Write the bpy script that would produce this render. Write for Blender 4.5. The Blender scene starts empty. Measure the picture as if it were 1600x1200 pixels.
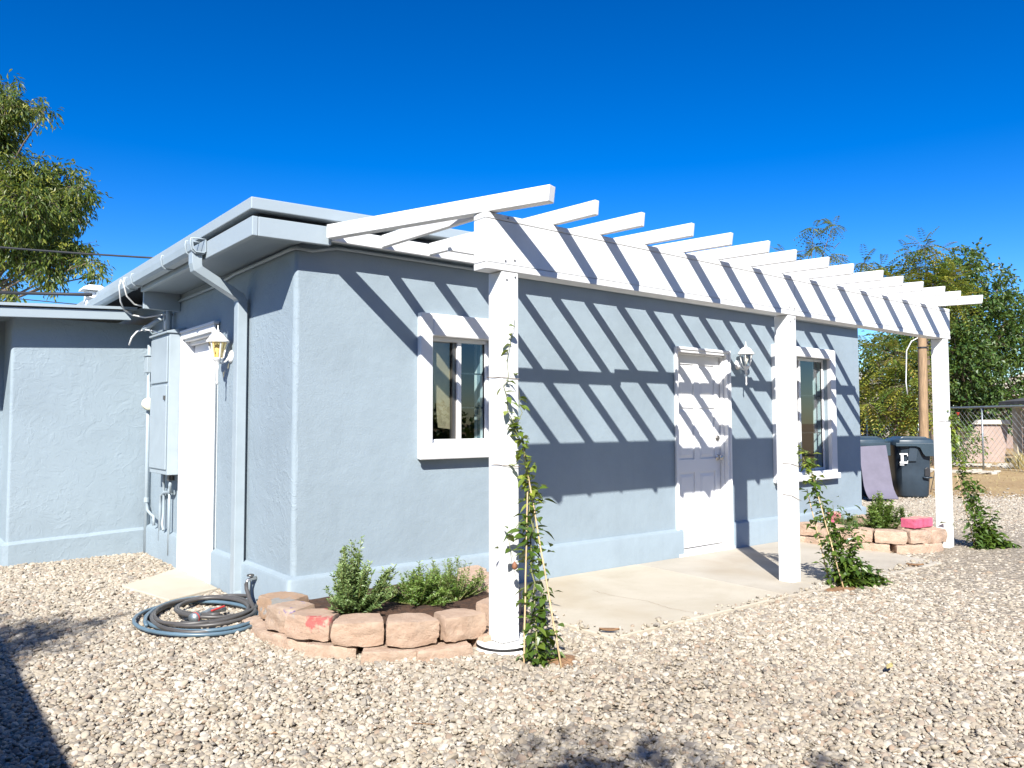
import bpy, bmesh, math, random
import numpy as np
from mathutils import Vector, Matrix, noise
SC = bpy.context.scene
COL = SC.collection
rad = math.radians
random.seed(7)
RNG = np.random.default_rng(11)

# ------------------------------------------------------------------ camera, sky, sun, exposure
cam_d = bpy.data.cameras.new('camera')
cam = bpy.data.objects.new('camera', cam_d); COL.objects.link(cam)
cam_d.sensor_fit = 'HORIZONTAL'; cam_d.sensor_width = 36.0
cam_d.lens = 36.0 * 1212.0 / 1600.0
cam_d.clip_start = 0.05; cam_d.clip_end = 2000
CAM = Vector((-2.256, -5.252, 1.40))
YAW, PITCH, ROLL = rad(38.96), rad(2.8), rad(-0.12)
fwd = Vector((math.sin(YAW)*math.cos(PITCH), math.cos(YAW)*math.cos(PITCH), math.sin(PITCH)))
rgt = Vector((math.cos(YAW), -math.sin(YAW), 0)); upv = rgt.cross(fwd)
r2 = rgt*math.cos(ROLL) + upv*math.sin(ROLL); u2 = -rgt*math.sin(ROLL) + upv*math.cos(ROLL)
cam.matrix_world = Matrix(((r2.x, u2.x, -fwd.x, CAM.x), (r2.y, u2.y, -fwd.y, CAM.y), (r2.z, u2.z, -fwd.z, CAM.z), (0, 0, 0, 1)))
SC.camera = cam

LIGHT = Vector((0.95, 1.0, -1.08)).normalized()          # the way the sunlight travels
SUN_EL = math.asin(-LIGHT.z); SUN_AZ = math.atan2(-LIGHT.x, -LIGHT.y)
w = bpy.data.worlds.new('World'); SC.world = w; w.use_nodes = True
wn = w.node_tree.nodes; wl = w.node_tree.links; wn.clear()
sky = wn.new('ShaderNodeTexSky'); sky.sky_type = 'NISHITA'; sky.sun_disc = False
sky.sun_elevation = SUN_EL; sky.sun_rotation = SUN_AZ
sky.altitude = 600; sky.air_density = 1.0; sky.dust_density = 0.3; sky.ozone_density = 4.0
hsv = wn.new('ShaderNodeHueSaturation'); hsv.inputs['Saturation'].default_value = 1.27; hsv.inputs['Hue'].default_value = 0.509
hsv.inputs['Value'].default_value = 1.0
bg = wn.new('ShaderNodeBackground'); bg.inputs['Strength'].default_value = 0.052
wo = wn.new('ShaderNodeOutputWorld')
gm = wn.new('ShaderNodeGamma'); gm.inputs[1].default_value = 1.3
wl.new(sky.outputs[0], gm.inputs[0]); wl.new(gm.outputs[0], hsv.inputs['Color']); wl.new(hsv.outputs[0], bg.inputs['Color']); wl.new(bg.outputs[0], wo.inputs['Surface'])

sun_d = bpy.data.lights.new('sun', 'SUN'); sun_d.energy = 5.0; sun_d.angle = rad(0.5); sun_d.color = (1.0, 0.965, 0.90)
sun = bpy.data.objects.new('sun', sun_d); COL.objects.link(sun)
sun.rotation_euler = LIGHT.to_track_quat('-Z', 'Y').to_euler()
sun.location = (-10, -10, 12)

SC.view_settings.view_transform = 'Standard'; SC.view_settings.look = 'None'
SC.view_settings.exposure = 1.06; SC.view_settings.gamma = 1.0; SC.view_settings.use_curve_mapping = False
SC.cycles.max_bounces = 8; SC.cycles.transparent_max_bounces = 24

# ------------------------------------------------------------------ materials
MATS = {}
def new_mat(name):
    m = bpy.data.materials.new(name); m.use_nodes = True
    nt = m.node_tree; b = nt.nodes['Principled BSDF']; MATS[name] = m
    return m, nt, nt.nodes, nt.links, b
def coords(n, l, scale=1.0, kind='Object'):
    t = n.new('ShaderNodeTexCoord'); mp = n.new('ShaderNodeMapping'); mp.inputs['Scale'].default_value = (scale, scale, scale) if not hasattr(scale, '__len__') else scale
    l.new(t.outputs[kind], mp.inputs['Vector']); return mp.outputs['Vector']
def ntex(n, l, vec, scale, detail=4, rough=0.55, dist=0.0):
    t = n.new('ShaderNodeTexNoise'); t.inputs['Scale'].default_value = scale; t.inputs['Detail'].default_value = detail
    t.inputs['Roughness'].default_value = rough; t.inputs['Distortion'].default_value = dist
    l.new(vec, t.inputs['Vector']); return t.outputs['Fac']
def ramp(n, l, fac, stops):
    r = n.new('ShaderNodeValToRGB'); e = r.color_ramp.elements
    while len(e) < len(stops): e.new(0.5)
    for i, (p, c) in enumerate(stops):
        e[i].position = p; e[i].color = (*c, 1) if len(c) == 3 else c
    l.new(fac, r.inputs['Fac']); return r.outputs['Color']
def bump(n, l, height, strength, dist, prev=None):
    b = n.new('ShaderNodeBump'); b.inputs['Strength'].default_value = strength; b.inputs['Distance'].default_value = dist
    l.new(height, b.inputs['Height'])
    if prev is not None: l.new(prev, b.inputs['Normal'])
    return b.outputs['Normal']
def math_n(n, l, op, a, b=None):
    m = n.new('ShaderNodeMath'); m.operation = op
    for i, v in enumerate((a, b)):
        if v is None: continue
        if isinstance(v, (int, float)): m.inputs[i].default_value = v
        else: l.new(v, m.inputs[i])
    return m.outputs[0]
def mixc(n, l, fac, a, b, mode='MIX'):
    m = n.new('ShaderNodeMix'); m.data_type = 'RGBA'; m.blend_type = mode
    for i, v in ((0, fac), (6, a), (7, b)):
        if isinstance(v, (int, float)): m.inputs[i].default_value = v
        elif isinstance(v, tuple): m.inputs[i].default_value = (*v, 1)
        else: l.new(v, m.inputs[i])
    return m.outputs[2]
def simple(name, col, rough=0.6, var=0.12, scale=6.0, bmp=0.0, bscale=40, metal=0.0, spec=0.5, bdist=0.004, stretch=None):
    m, nt, n, l, b = new_mat(name)
    v = coords(n, l, stretch or 1.0)
    f = ntex(n, l, v, scale, 5, 0.6)
    lo = tuple(c*(1-var) for c in col); hi = tuple(min(1, c*(1+var)) for c in col)
    l.new(ramp(n, l, f, [(0.3, lo), (0.7, hi)]), b.inputs['Base Color'])
    b.inputs['Roughness'].default_value = rough; b.inputs['Metallic'].default_value = metal
    b.inputs['Specular IOR Level'].default_value = spec
    if bmp: l.new(bump(n, l, ntex(n, l, v, bscale, 4, 0.6), bmp, bdist), b.inputs['Normal'])
    return m
WALLC = (0.252, 0.309, 0.350)
def stucco(name, col, kind):
    m, nt, n, l, b = new_mat(name); v = coords(n, l)
    f = ntex(n, l, v, 1.3, 5, 0.6); f2 = ntex(n, l, v, 9, 3, 0.5)
    base = ramp(n, l, f, [(0.28, tuple(c*0.90 for c in col)), (0.5, col), (0.72, tuple(c*1.07 for c in col))])
    vs = coords(n, l, (5.0, 5.0, 0.35)); stn = ramp(n, l, ntex(n, l, vs, 1.6, 6, 0.65), [(0.55, (0, 0, 0)), (0.75, (0.22, 0.22, 0.22))])
    base = mixc(n, l, stn, base, tuple(c*0.78 for c in col))
    sp = ntex(n, l, v, 55, 2, 0.5)
    base = mixc(n, l, ramp(n, l, sp, [(0.72, (0, 0, 0)), (0.8, (0.35, 0.35, 0.35))]), base, tuple(min(1, c*1.3) for c in col))
    l.new(base, b.inputs['Base Color']); b.inputs['Roughness'].default_value = 0.72; b.inputs['Specular IOR Level'].default_value = 0.3
    if kind == 'peel':
        nb = bump(n, l, ntex(n, l, v, 75, 3, 0.6), 0.32, 0.006)
        nb = bump(n, l, f2, 0.25, 0.02, nb)
    else:
        vo = n.new('ShaderNodeTexVoronoi'); vo.feature = 'DISTANCE_TO_EDGE'; vo.inputs['Scale'].default_value = 4.5; vo.inputs['Randomness'].default_value = 1
        nv = n.new('ShaderNodeTexNoise'); nv.inputs['Scale'].default_value = 5; nv.inputs['Detail'].default_value = 5
        l.new(v, nv.inputs['Vector'])
        mv = mixc(n, l, 0.38, v, nv.outputs['Color'])
        l.new(mv, vo.inputs['Vector'])
        ridge = ramp(n, l, vo.outputs['Distance'], [(0.0, (1, 1, 1)), (0.035, (0.45, 0.45, 0.45)), (0.06, (0.0, 0.0, 0.0))])
        msk = ramp(n, l, ntex(n, l, v, 2.6, 4, 0.6), [(0.45, (0, 0, 0)), (0.58, (1, 1, 1))])
        ridge = mixc(n, l, 1.0, ridge, msk, 'MULTIPLY')
        terr = ramp(n, l, ntex(n, l, v, 5.5, 6, 0.62, 1.6), [(0.40, (0, 0, 0)), (0.44, (0.5, 0.5, 0.5)), (0.55, (0.6, 0.6, 0.6)), (0.585, (1, 1, 1))])
        nb = bump(n, l, ntex(n, l, v, 60, 3, 0.6), 0.15, 0.005)
        nb = bump(n, l, terr, 0.38, 0.006, nb)
        nb = bump(n, l, ridge, 0.30, 0.005, nb)
    l.new(nb, b.inputs['Normal']); return m
stucco('blue_stucco', WALLC, 'peel'); stucco('skip_stucco', WALLC, 'skip')
def painted_wood(name, col, rough=0.45, dirt=0.2):
    m, nt, n, l, b = new_mat(name); v = coords(n, l)
    f = ntex(n, l, v, 3, 6, 0.65)
    c = ramp(n, l, f, [(0.25, tuple(x*(1-dirt*0.35) for x in col)), (0.6, col)])
    sp = ntex(n, l, v, 26, 5, 0.7)
    c = mixc(n, l, ramp(n, l, sp, [(0.70, (0, 0, 0)), (0.80, (dirt, dirt, dirt))]), c, (0.32, 0.28, 0.22))
    l.new(c, b.inputs['Base Color']); b.inputs['Roughness'].default_value = rough; b.inputs['Specular IOR Level'].default_value = 0.35
    vg = coords(n, l, (30, 30, 1.6)); gr_ = ntex(n, l, vg, 1.0, 6, 0.7)
    c = mixc(n, l, ramp(n, l, gr_, [(0.60, (0, 0, 0)), (0.74, (dirt*0.6, dirt*0.6, dirt*0.6))]), c, tuple(x*0.62 for x in col))
    l.new(c, b.inputs['Base Color'])
    nb = bump(n, l, ntex(n, l, v, 34, 5, 0.65), 0.14, 0.005)
    l.new(bump(n, l, ntex(n, l, v, 5, 3, 0.5), 0.12, 0.01, nb), b.inputs['Normal']); return m
painted_wood('white_wood', (0.72, 0.72, 0.71), dirt=0.35)
painted_wood('white_paint', (0.72, 0.72, 0.72), dirt=0.06)
painted_wood('blue_wood', (0.315, 0.370, 0.405), dirt=0.10)
painted_wood('soffit_paint', WALLC, dirt=0.12)
simple('white_metal', (0.78, 0.78, 0.77), 0.35, 0.04)
simple('blue_metal', (0.315, 0.370, 0.405), 0.38, 0.06)
simple('cream_plastic', (0.70, 0.66, 0.50), 0.5, 0.06)
simple('roof_felt', (0.42, 0.44, 0.45), 0.9, 0.2, 8, 0.4, 120)
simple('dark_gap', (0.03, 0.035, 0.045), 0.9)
simple('nickel', (0.55, 0.53, 0.50), 0.28, 0.05, metal=1.0)
simple('dark_nickel', (0.16, 0.15, 0.14), 0.35, 0.05, metal=0.8)
simple('galvanized', (0.30, 0.34, 0.36), 0.45, 0.2, 20, metal=0.7)
simple('bamboo', (0.48, 0.345, 0.19), 0.55, 0.25, 14, 0.2, 60)
simple('stem_green', (0.16, 0.17, 0.06), 0.6, 0.3, 20)
simple('stem_brown', (0.15, 0.10, 0.06), 0.8, 0.3, 20)
simple('bark', (0.14, 0.105, 0.075), 0.9, 0.35, 12, 0.8, 30)
simple('pole_wood', (0.29, 0.19, 0.105), 0.8, 0.4, 5, 0.5, 30, stretch=(9, 9, 0.7))
simple('bin_plastic', (0.030, 0.045, 0.062), 0.42, 0.18, 4, 0.08, 90)
simple('bin_lid_plastic', (0.034, 0.055, 0.072), 0.36, 0.15, 4, 0.08, 90)
simple('mauve_board', (0.125, 0.115, 0.155), 0.75, 0.12, 5, 0.15, 60)
simple('hose_grey', (0.066, 0.062, 0.060), 0.42, 0.15, 8)
simple('hose_blue', (0.085, 0.14, 0.185), 0.38, 0.15, 8)
simple('red_plastic', (0.45, 0.035, 0.03), 0.4, 0.1)
simple('black_rubber', (0.018, 0.018, 0.020), 0.5, 0.2)
simple('cable_black', (0.012, 0.013, 0.016), 0.6, 0.1)
simple('cable_white', (0.72, 0.72, 0.70), 0.5, 0.1)
simple('pink_paint', (0.50, 0.095, 0.17), 0.75, 0.15, 14, 0.6, 70)
simple('pink_top', (0.52, 0.27, 0.22), 0.8, 0.15, 14, 0.6, 70)
simple('tan_shade', (0.40, 0.275, 0.165), 0.9, 0.2, 7, 0.2, 160)
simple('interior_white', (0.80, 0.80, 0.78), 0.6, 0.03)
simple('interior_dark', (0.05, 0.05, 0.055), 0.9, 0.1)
simple('concrete_grey', (0.36, 0.345, 0.32), 0.85, 0.14, 5, 0.3, 60)
simple('tan_stucco', (0.35, 0.265, 0.225), 0.9, 0.1, 3, 0.4, 60)
simple('beige_paint', (0.44, 0.385, 0.285), 0.7, 0.12, 3)
simple('shed_dark', (0.055, 0.055, 0.058), 0.8, 0.3, 3)
simple('board_grey', (0.33, 0.31, 0.27), 0.8, 0.25, 3)
simple('old_roof', (0.58, 0.52, 0.44), 0.9, 0.1, 4)
simple('debris_pale', (0.40, 0.365, 0.30), 0.9, 0.2, 8, 0.5, 30)
simple('dead_leaf', (0.23, 0.13, 0.065), 0.8, 0.3, 20)
simple('flower_red', (0.55, 0.06, 0.04), 0.6, 0.2)
simple('dead_brown', (0.20, 0.085, 0.045), 0.7, 0.2)
simple('soil', (0.062, 0.030, 0.016), 0.95, 0.55, 30, 1.0, 60, bdist=0.02)
simple('mulch', (0.24, 0.135, 0.07), 0.95, 0.5, 30, 1.0, 60, bdist=0.02)
simple('bulb', (0.85, 0.80, 0.68), 0.4, 0.03)
simple('dry_grass', (0.42, 0.35, 0.15), 0.8, 0.3, 10)

def concrete(name, c1, c2):
    m, nt, n, l, b = new_mat(name); v = coords(n, l)
    f = ntex(n, l, v, 1.6, 7, 0.62, 0.4); g = ntex(n, l, v, 22, 5, 0.7); s = ntex(n, l, v, 0.7, 4, 0.5)
    c = ramp(n, l, f, [(0.32, c1), (0.62, c2)])
    c = mixc(n, l, ramp(n, l, g, [(0.6, (0, 0, 0)), (0.75, (0.4, 0.4, 0.4))]), c, tuple(x*0.72 for x in c1))
    c = mixc(n, l, ramp(n, l, s, [(0.55, (0, 0, 0)), (0.7, (0.45, 0.45, 0.45))]), c, (c1[0]*0.9, c1[1]*0.8, c1[2]*0.66))
    l.new(c, b.inputs['Base Color']); b.inputs['Roughness'].default_value = 0.85
    l.new(bump(n, l, ntex(n, l, v, 90, 5, 0.7), 0.25, 0.004), b.inputs['Normal']); return m
concrete('patio_concrete', (0.385, 0.34, 0.262), (0.45, 0.405, 0.325))
concrete('patio_concrete_grey', (0.345, 0.308, 0.252), (0.41, 0.372, 0.31))

def block_mat(name, c1, c2, splash=None):
    m, nt, n, l, b = new_mat(name); v = coords(n, l)
    oi = n.new('ShaderNodeObjectInfo')
    f = ntex(n, l, v, 11, 6, 0.65)
    c = ramp(n, l, f, [(0.3, c1), (0.68, c2)])
    c = mixc(n, l, math_n(n, l, 'MULTIPLY', oi.outputs['Random'], 0.45), c, (c2[0]*0.98, c2[1]*0.86, c2[2]*0.80))
    if splash:
        for col, sc, lo in splash:
            k = ramp(n, l, ntex(n, l, v, sc, 5, 0.6), [(lo, (0, 0, 0)), (lo+0.05, (0.85, 0.85, 0.85))])
            c = mixc(n, l, k, c, col)
    l.new(c, b.inputs['Base Color']); b.inputs['Roughness'].default_value = 0.92; b.inputs['Specular IOR Level'].default_value = 0.2
    nb = bump(n, l, ntex(n, l, v, 26, 8, 0.78), 1.0, 0.02)
    l.new(nb, b.inputs['Normal']); return m
block_mat('block_stone', (0.385, 0.262, 0.188), (0.51, 0.40, 0.31))
block_mat('block_stone_purple', (0.385, 0.262, 0.188), (0.51, 0.40, 0.31), [((0.12, 0.10, 0.32), 9, 0.60)])
block_mat('block_stone_red', (0.385, 0.262, 0.188), (0.51, 0.39, 0.305), [((0.50, 0.10, 0.10), 6, 0.56), ((0.40, 0.50, 0.50), 14, 0.66)])
block_mat('block_stone_grey', (0.34, 0.23, 0.15), (0.43, 0.31, 0.22), [((0.26, 0.28, 0.28), 6, 0.52)])

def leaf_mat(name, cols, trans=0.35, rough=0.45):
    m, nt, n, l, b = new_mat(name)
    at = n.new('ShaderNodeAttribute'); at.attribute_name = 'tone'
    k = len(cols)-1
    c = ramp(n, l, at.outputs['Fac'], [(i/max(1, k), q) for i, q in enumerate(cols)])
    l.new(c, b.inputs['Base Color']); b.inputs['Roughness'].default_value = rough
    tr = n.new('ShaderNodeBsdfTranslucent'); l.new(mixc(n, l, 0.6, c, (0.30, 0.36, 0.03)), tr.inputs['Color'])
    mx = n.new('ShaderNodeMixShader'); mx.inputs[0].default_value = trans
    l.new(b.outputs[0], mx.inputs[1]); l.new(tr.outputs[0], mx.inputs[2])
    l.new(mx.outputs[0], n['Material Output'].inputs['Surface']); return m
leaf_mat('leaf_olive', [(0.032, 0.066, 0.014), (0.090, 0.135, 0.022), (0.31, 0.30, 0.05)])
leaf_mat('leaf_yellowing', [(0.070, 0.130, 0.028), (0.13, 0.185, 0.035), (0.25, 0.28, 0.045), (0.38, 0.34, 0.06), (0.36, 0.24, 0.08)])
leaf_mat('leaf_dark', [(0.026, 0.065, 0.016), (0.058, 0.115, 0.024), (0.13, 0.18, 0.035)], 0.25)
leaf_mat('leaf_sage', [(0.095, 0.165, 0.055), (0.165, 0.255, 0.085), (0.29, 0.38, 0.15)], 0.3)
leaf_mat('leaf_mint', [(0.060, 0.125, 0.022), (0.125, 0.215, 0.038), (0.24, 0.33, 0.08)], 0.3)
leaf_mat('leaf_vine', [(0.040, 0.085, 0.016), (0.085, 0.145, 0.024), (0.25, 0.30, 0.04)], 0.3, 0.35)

def glass_mat(name, tint, extra=0.05):
    m, nt, n, l, b = new_mat(name); n.remove(b)
    fr = n.new('ShaderNodeFresnel'); fr.inputs['IOR'].default_value = 1.55
    ge = n.new('ShaderNodeNewGeometry'); front = math_n(n, l, 'SUBTRACT', 1.0, ge.outputs['Backfacing'])
    f = math_n(n, l, 'MULTIPLY', math_n(n, l, 'ADD', math_n(n, l, 'MULTIPLY', fr.outputs[0], 1.3), extra), front)
    t = n.new('ShaderNodeBsdfTransparent'); t.inputs['Color'].default_value = (*tint, 1)
    g = n.new('ShaderNodeBsdfGlossy'); g.inputs['Roughness'].default_value = 0.01; g.inputs['Color'].default_value = (0.95, 0.97, 1, 1)
    mx = n.new('ShaderNodeMixShader'); l.new(f, mx.inputs[0]); l.new(t.outputs[0], mx.inputs[1]); l.new(g.outputs[0], mx.inputs[2])
    l.new(mx.outputs[0], n['Material Output'].inputs['Surface']); return m
glass_mat('window_glass', (0.80, 0.87, 0.88), 0.03)
glass_mat('lamp_glass', (0.88, 0.90, 0.90), 0.02)
glass_mat('amber_glass', (1.0, 0.86, 0.55), 0.02)

def ground_mat():
    m, nt, n, l, b = new_mat('dirt'); v = coords(n, l)
    f = ntex(n, l, v, 0.5, 8, 0.62); g = ntex(n, l, v, 9, 6, 0.7); h = ntex(n, l, v, 60, 4, 0.7)
    c = ramp(n, l, f, [(0.35, (0.275, 0.175, 0.080)), (0.6, (0.36, 0.25, 0.12))])
    c = mixc(n, l, ramp(n, l, g, [(0.5, (0, 0, 0)), (0.66, (0.7, 0.7, 0.7))]), c, (0.38, 0.285, 0.14))
    c = mixc(n, l, ramp(n, l, h, [(0.6, (0, 0, 0)), (0.7, (0.6, 0.6, 0.6))]), c, (0.20, 0.14, 0.08))
    l.new(c, b.inputs['Base Color']); b.inputs['Roughness'].default_value = 0.95
    l.new(bump(n, l, g, 0.7, 0.04, bump(n, l, h, 0.5, 0.02)), b.inputs['Normal'])
ground_mat()
def bed_mat():
    m, nt, n, l, b = new_mat('gravel_bed'); v = coords(n, l)
    vo = n.new('ShaderNodeTexVoronoi'); vo.inputs['Scale'].default_value = 30; l.new(v, vo.inputs['Vector'])
    sep = n.new('ShaderNodeSeparateColor'); l.new(vo.outputs['Color'], sep.inputs[0])
    c = ramp(n, l, sep.outputs[0], [(0.0, (0.18, 0.148, 0.108)), (0.5, (0.275, 0.232, 0.175)), (1.0, (0.34, 0.295, 0.235))])
    l.new(c, b.inputs['Base Color']); b.inputs['Roughness'].default_value = 0.95
    l.new(bump(n, l, vo.outputs['Distance'], 0.8, -0.03), b.inputs['Normal'])
bed_mat()
def stone_mat():
    m, nt, n, l, b = new_mat('gravel_stone')
    at = n.new('ShaderNodeAttribute'); at.attribute_type = 'INSTANCER'; at.attribute_name = 'tone'
    c = ramp(n, l, at.outputs['Fac'], [(0.0, (0.11, 0.098, 0.085)), (0.12, (0.185, 0.165, 0.142)), (0.26, (0.245, 0.205, 0.156)), (0.34, (0.30, 0.226, 0.166)), (0.42, (0.25, 0.23, 0.20)), (0.56, (0.305, 0.262, 0.202)), (0.76, (0.365, 0.322, 0.255)), (1.0, (0.48, 0.44, 0.375))])
    v = coords(n, l)
    f = ntex(n, l, v, 45, 4, 0.6)
    c = mixc(n, l, ramp(n, l, f, [(0.45, (0, 0, 0)), (0.7, (0.45, 0.45, 0.45))]), c, mixc(n, l, 1.0, c, (0.74, 0.68, 0.62), 'MULTIPLY'))
    l.new(c, b.inputs['Base Color']); b.inputs['Roughness'].default_value = 0.85; b.inputs['Specular IOR Level'].default_value = 0.3
stone_mat()

# ------------------------------------------------------------------ mesh helpers
class MB:
    def __init__(s): s.v = []; s.f = []; s.t = []
    def add(s, vs, fs, tone=None):
        o = len(s.v); s.v += [tuple(p) for p in vs]; s.f += [tuple(i+o for i in f) for f in fs]
        if tone is not None: s.t += [tone]*len(fs)
        return s
    def box(s, x0, x1, y0, y1, z0, z1):
        return s.add([(x0, y0, z0), (x1, y0, z0), (x1, y1, z0), (x0, y1, z0), (x0, y0, z1), (x1, y0, z1), (x1, y1, z1), (x0, y1, z1)],
                     [(0, 3, 2, 1), (4, 5, 6, 7), (0, 1, 5, 4), (1, 2, 6, 5), (2, 3, 7, 6), (3, 0, 4, 7)])
    def beam(s, a, b, w, h, up=(0, 0, 1)):
        a = Vector(a); b = Vector(b); d = (b-a).normalized(); u = Vector(up); sd = d.cross(u).normalized(); u = sd.cross(d).normalized()
        P = []
        for c in (a, b):
            for i, j in ((-1, -1), (1, -1), (1, 1), (-1, 1)): P.append(c + sd*(i*w/2) + u*(j*h/2))
        return s.add(P, [(0, 1, 2, 3), (7, 6, 5, 4), (0, 4, 5, 1), (1, 5, 6, 2), (2, 6, 7, 3), (3, 7, 4, 0)])
    def tube(s, pts, r, n=8, cap=True, closed=False):
        pts = [Vector(p) for p in pts]; N = len(pts)
        rs = r if hasattr(r, '__len__') else [r]*N
        prev = None; rings = []
        for i, p in enumerate(pts):
            if closed: d = pts[(i+1) % N]-pts[i-1]
            else: d = pts[min(i+1, N-1)]-pts[max(i-1, 0)]
            if d.length < 1e-9: d = Vector((0, 0, 1))
            d.normalize()
            if prev is None:
                q = Vector((0, 0, 1)) if abs(d.z) < 0.9 else Vector((1, 0, 0))
                u = d.cross(q).normalized()
            else:
                u = (prev - d*prev.dot(d))
                u = u.normalized() if u.length > 1e-6 else d.orthogonal().normalized()
            prev = u; v = d.cross(u)
            rings.append([p + (u*math.cos(2*math.pi*k/n) + v*math.sin(2*math.pi*k/n))*rs[i] for k in range(n)])
        V = [q for R in rings for q in R]; F = []
        for i in range(N if closed else N-1):
            j = (i+1) % N
            for k in range(n): F.append((i*n+k, i*n+(k+1) % n, j*n+(k+1) % n, j*n+k))
        if cap and not closed: F += [tuple(reversed(range(n))), tuple((N-1)*n+k for k in range(n))]
        return s.add(V, F)
    def lathe(s, prof, c, n=16, axis='z'):
        V = []; F = []
        for r, h in prof:
            for k in range(n):
                a = 2*math.pi*k/n; x, y = r*math.cos(a), r*math.sin(a)
                p = {'z': (x, y, h), 'y': (x, h, y), 'x': (h, x, y)}[axis]
                V.append((p[0]+c[0], p[1]+c[1], p[2]+c[2]))
        m = len(prof)
        for i in range(m-1):
            for k in range(n): F.append((i*n+k, i*n+(k+1) % n, (i+1)*n+(k+1) % n, (i+1)*n+k))
        F += [tuple(reversed(range(n))), tuple((m-1)*n+k for k in range(n))]
        return s.add(V, F)
    def prism(s, poly, z0, z1, axis='z'):
        m = len(poly)
        def P(a, b, h): return {'z': (a, b, h), 'y': (a, h, b), 'x': (h, a, b)}[axis]
        V = [P(a, b, z0) for a, b in poly] + [P(a, b, z1) for a, b in poly]
        F = [tuple(reversed(range(m))), tuple(range(m, 2*m))] + [(i, (i+1) % m, m+(i+1) % m, m+i) for i in range(m)]
        return s.add(V, F)
    def mesh(s, name, origin=(0, 0, 0), smooth=False, fix=True):
        me = bpy.data.meshes.new(name); o = Vector(origin)
        me.from_pydata([(p[0]-o.x, p[1]-o.y, p[2]-o.z) for p in s.v], [], s.f)
        if s.t and len(s.t) == len(s.f):
            a = me.attributes.new('tone', 'FLOAT', 'FACE'); a.data.foreach_set('value', s.t)
        me.update()
        if fix and len(s.f) < 60000:
            bm = bmesh.new(); bm.from_mesh(me); bmesh.ops.recalc_face_normals(bm, faces=bm.faces); bm.to_mesh(me); bm.free()
        if smooth: me.polygons.foreach_set('use_smooth', [True]*len(me.polygons))
        return me

def tag(o, label=None, cat=None, group=None, kind=None):
    if label: o['label'] = label
    if cat: o['category'] = cat
    if group: o['group'] = group
    if kind: o['kind'] = kind
    return o
def thing(name, label, cat, loc=(0, 0, 0), group=None):
    o = bpy.data.objects.new(name, None); o.empty_display_size = 0.2; COL.objects.link(o); o.location = loc
    return tag(o, label, cat, group)
def top_of(o):
    p = Vector((0, 0, 0))
    while o is not None: p = p + o.location; o = o.parent
    return p
def put(name, mb, mat, parent=None, smooth=False, bevel=0.0, label=None, kind=None, origin=None, fix=True, auto=None):
    if parent is not None: org = top_of(parent)
    else: org = Vector(origin) if origin is not None else Vector((0, 0, 0))
    me = mb.mesh(name, org, smooth, fix); me.materials.append(MATS[mat])
    o = bpy.data.objects.new(name, me); COL.objects.link(o)
    if parent is not None: o.parent = parent
    else: o.location = org
    if bevel:
        b = o.modifiers.new('bevel', 'BEVEL'); b.width = bevel; b.segments = 2; b.limit_method = 'ANGLE'; b.angle_limit = rad(35)
    if auto:
        me.polygons.foreach_set('use_smooth', [True]*len(me.polygons)); me.set_sharp_from_angle(angle=rad(auto))
    return tag(o, label, kind=kind)
def link_copy(src, parent, loc=None, rot=None):
    c = src.copy(); COL.objects.link(c); c.parent = parent
    if loc is not None: c.location = loc
    if rot is not None: c.rotation_euler = rot
    return c
def copy_thing(root, loc, label=None, rotz=0):
    r = root.copy(); COL.objects.link(r); r.location = loc; r.rotation_euler = (0, 0, rotz)
    if label: r['label'] = label
    for ch in list(root.children):
        c = ch.copy(); COL.objects.link(c); c.parent = r
        for g in ch.children:
            d = g.copy(); COL.objects.link(d); d.parent = c
    return r
def gz(x, y=0.0):
    """Height of the yard: it falls very slightly to the east."""
    return -0.0075*min(max(x, 0.0), 8.0)

# ------------------------------------------------------------------ ground
def ground_sheet():
    mb = MB(); xs = [-400, -60, -20, 0, 8, 20, 60, 400]; ys = [-400, -60, -10, 0, 10, 30, 80, 400]
    V = [(x, y, gz(x)-0.012) for y in ys for x in xs]; n = len(xs)
    F = [(j*n+i, j*n+i+1, (j+1)*n+i+1, (j+1)*n+i) for j in range(len(ys)-1) for i in range(n-1)]
    mb.add(V, F); return put('ground', mb, 'dirt', kind='structure', fix=False)
ground_sheet()
EDGE = [(10.6, 2.75), (12.2, 1.15), (14.2, -0.55), (16.0, -2.4)]           # where the gravel gives way to bare dirt
def gravel_bed():
    pts = [(-12, -12), (18, -12), (18, -4.5), (16.0, -2.4), (14.2, -0.55), (12.2, 1.15), (10.6, 2.75), (10.6, 4.2), (8.0, 4.2), (8.0, -0.0), (0, 0.0), (0, 4.3), (-6, 4.3), (-12, 4.3)]
    bm = bmesh.new(); vs = [bm.verts.new((x, y, gz(x)-0.004)) for x, y in pts]
    bm.faces.new(vs); bmesh.ops.triangulate(bm, faces=bm.faces)
    me = bpy.data.meshes.new('gravel_bed'); bm.to_mesh(me); bm.free(); me.materials.append(MATS['gravel_bed'])
    o = bpy.data.objects.new('gravel_bed', me); COL.objects.link(o); tag(o, kind='structure')
gravel_bed()

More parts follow.
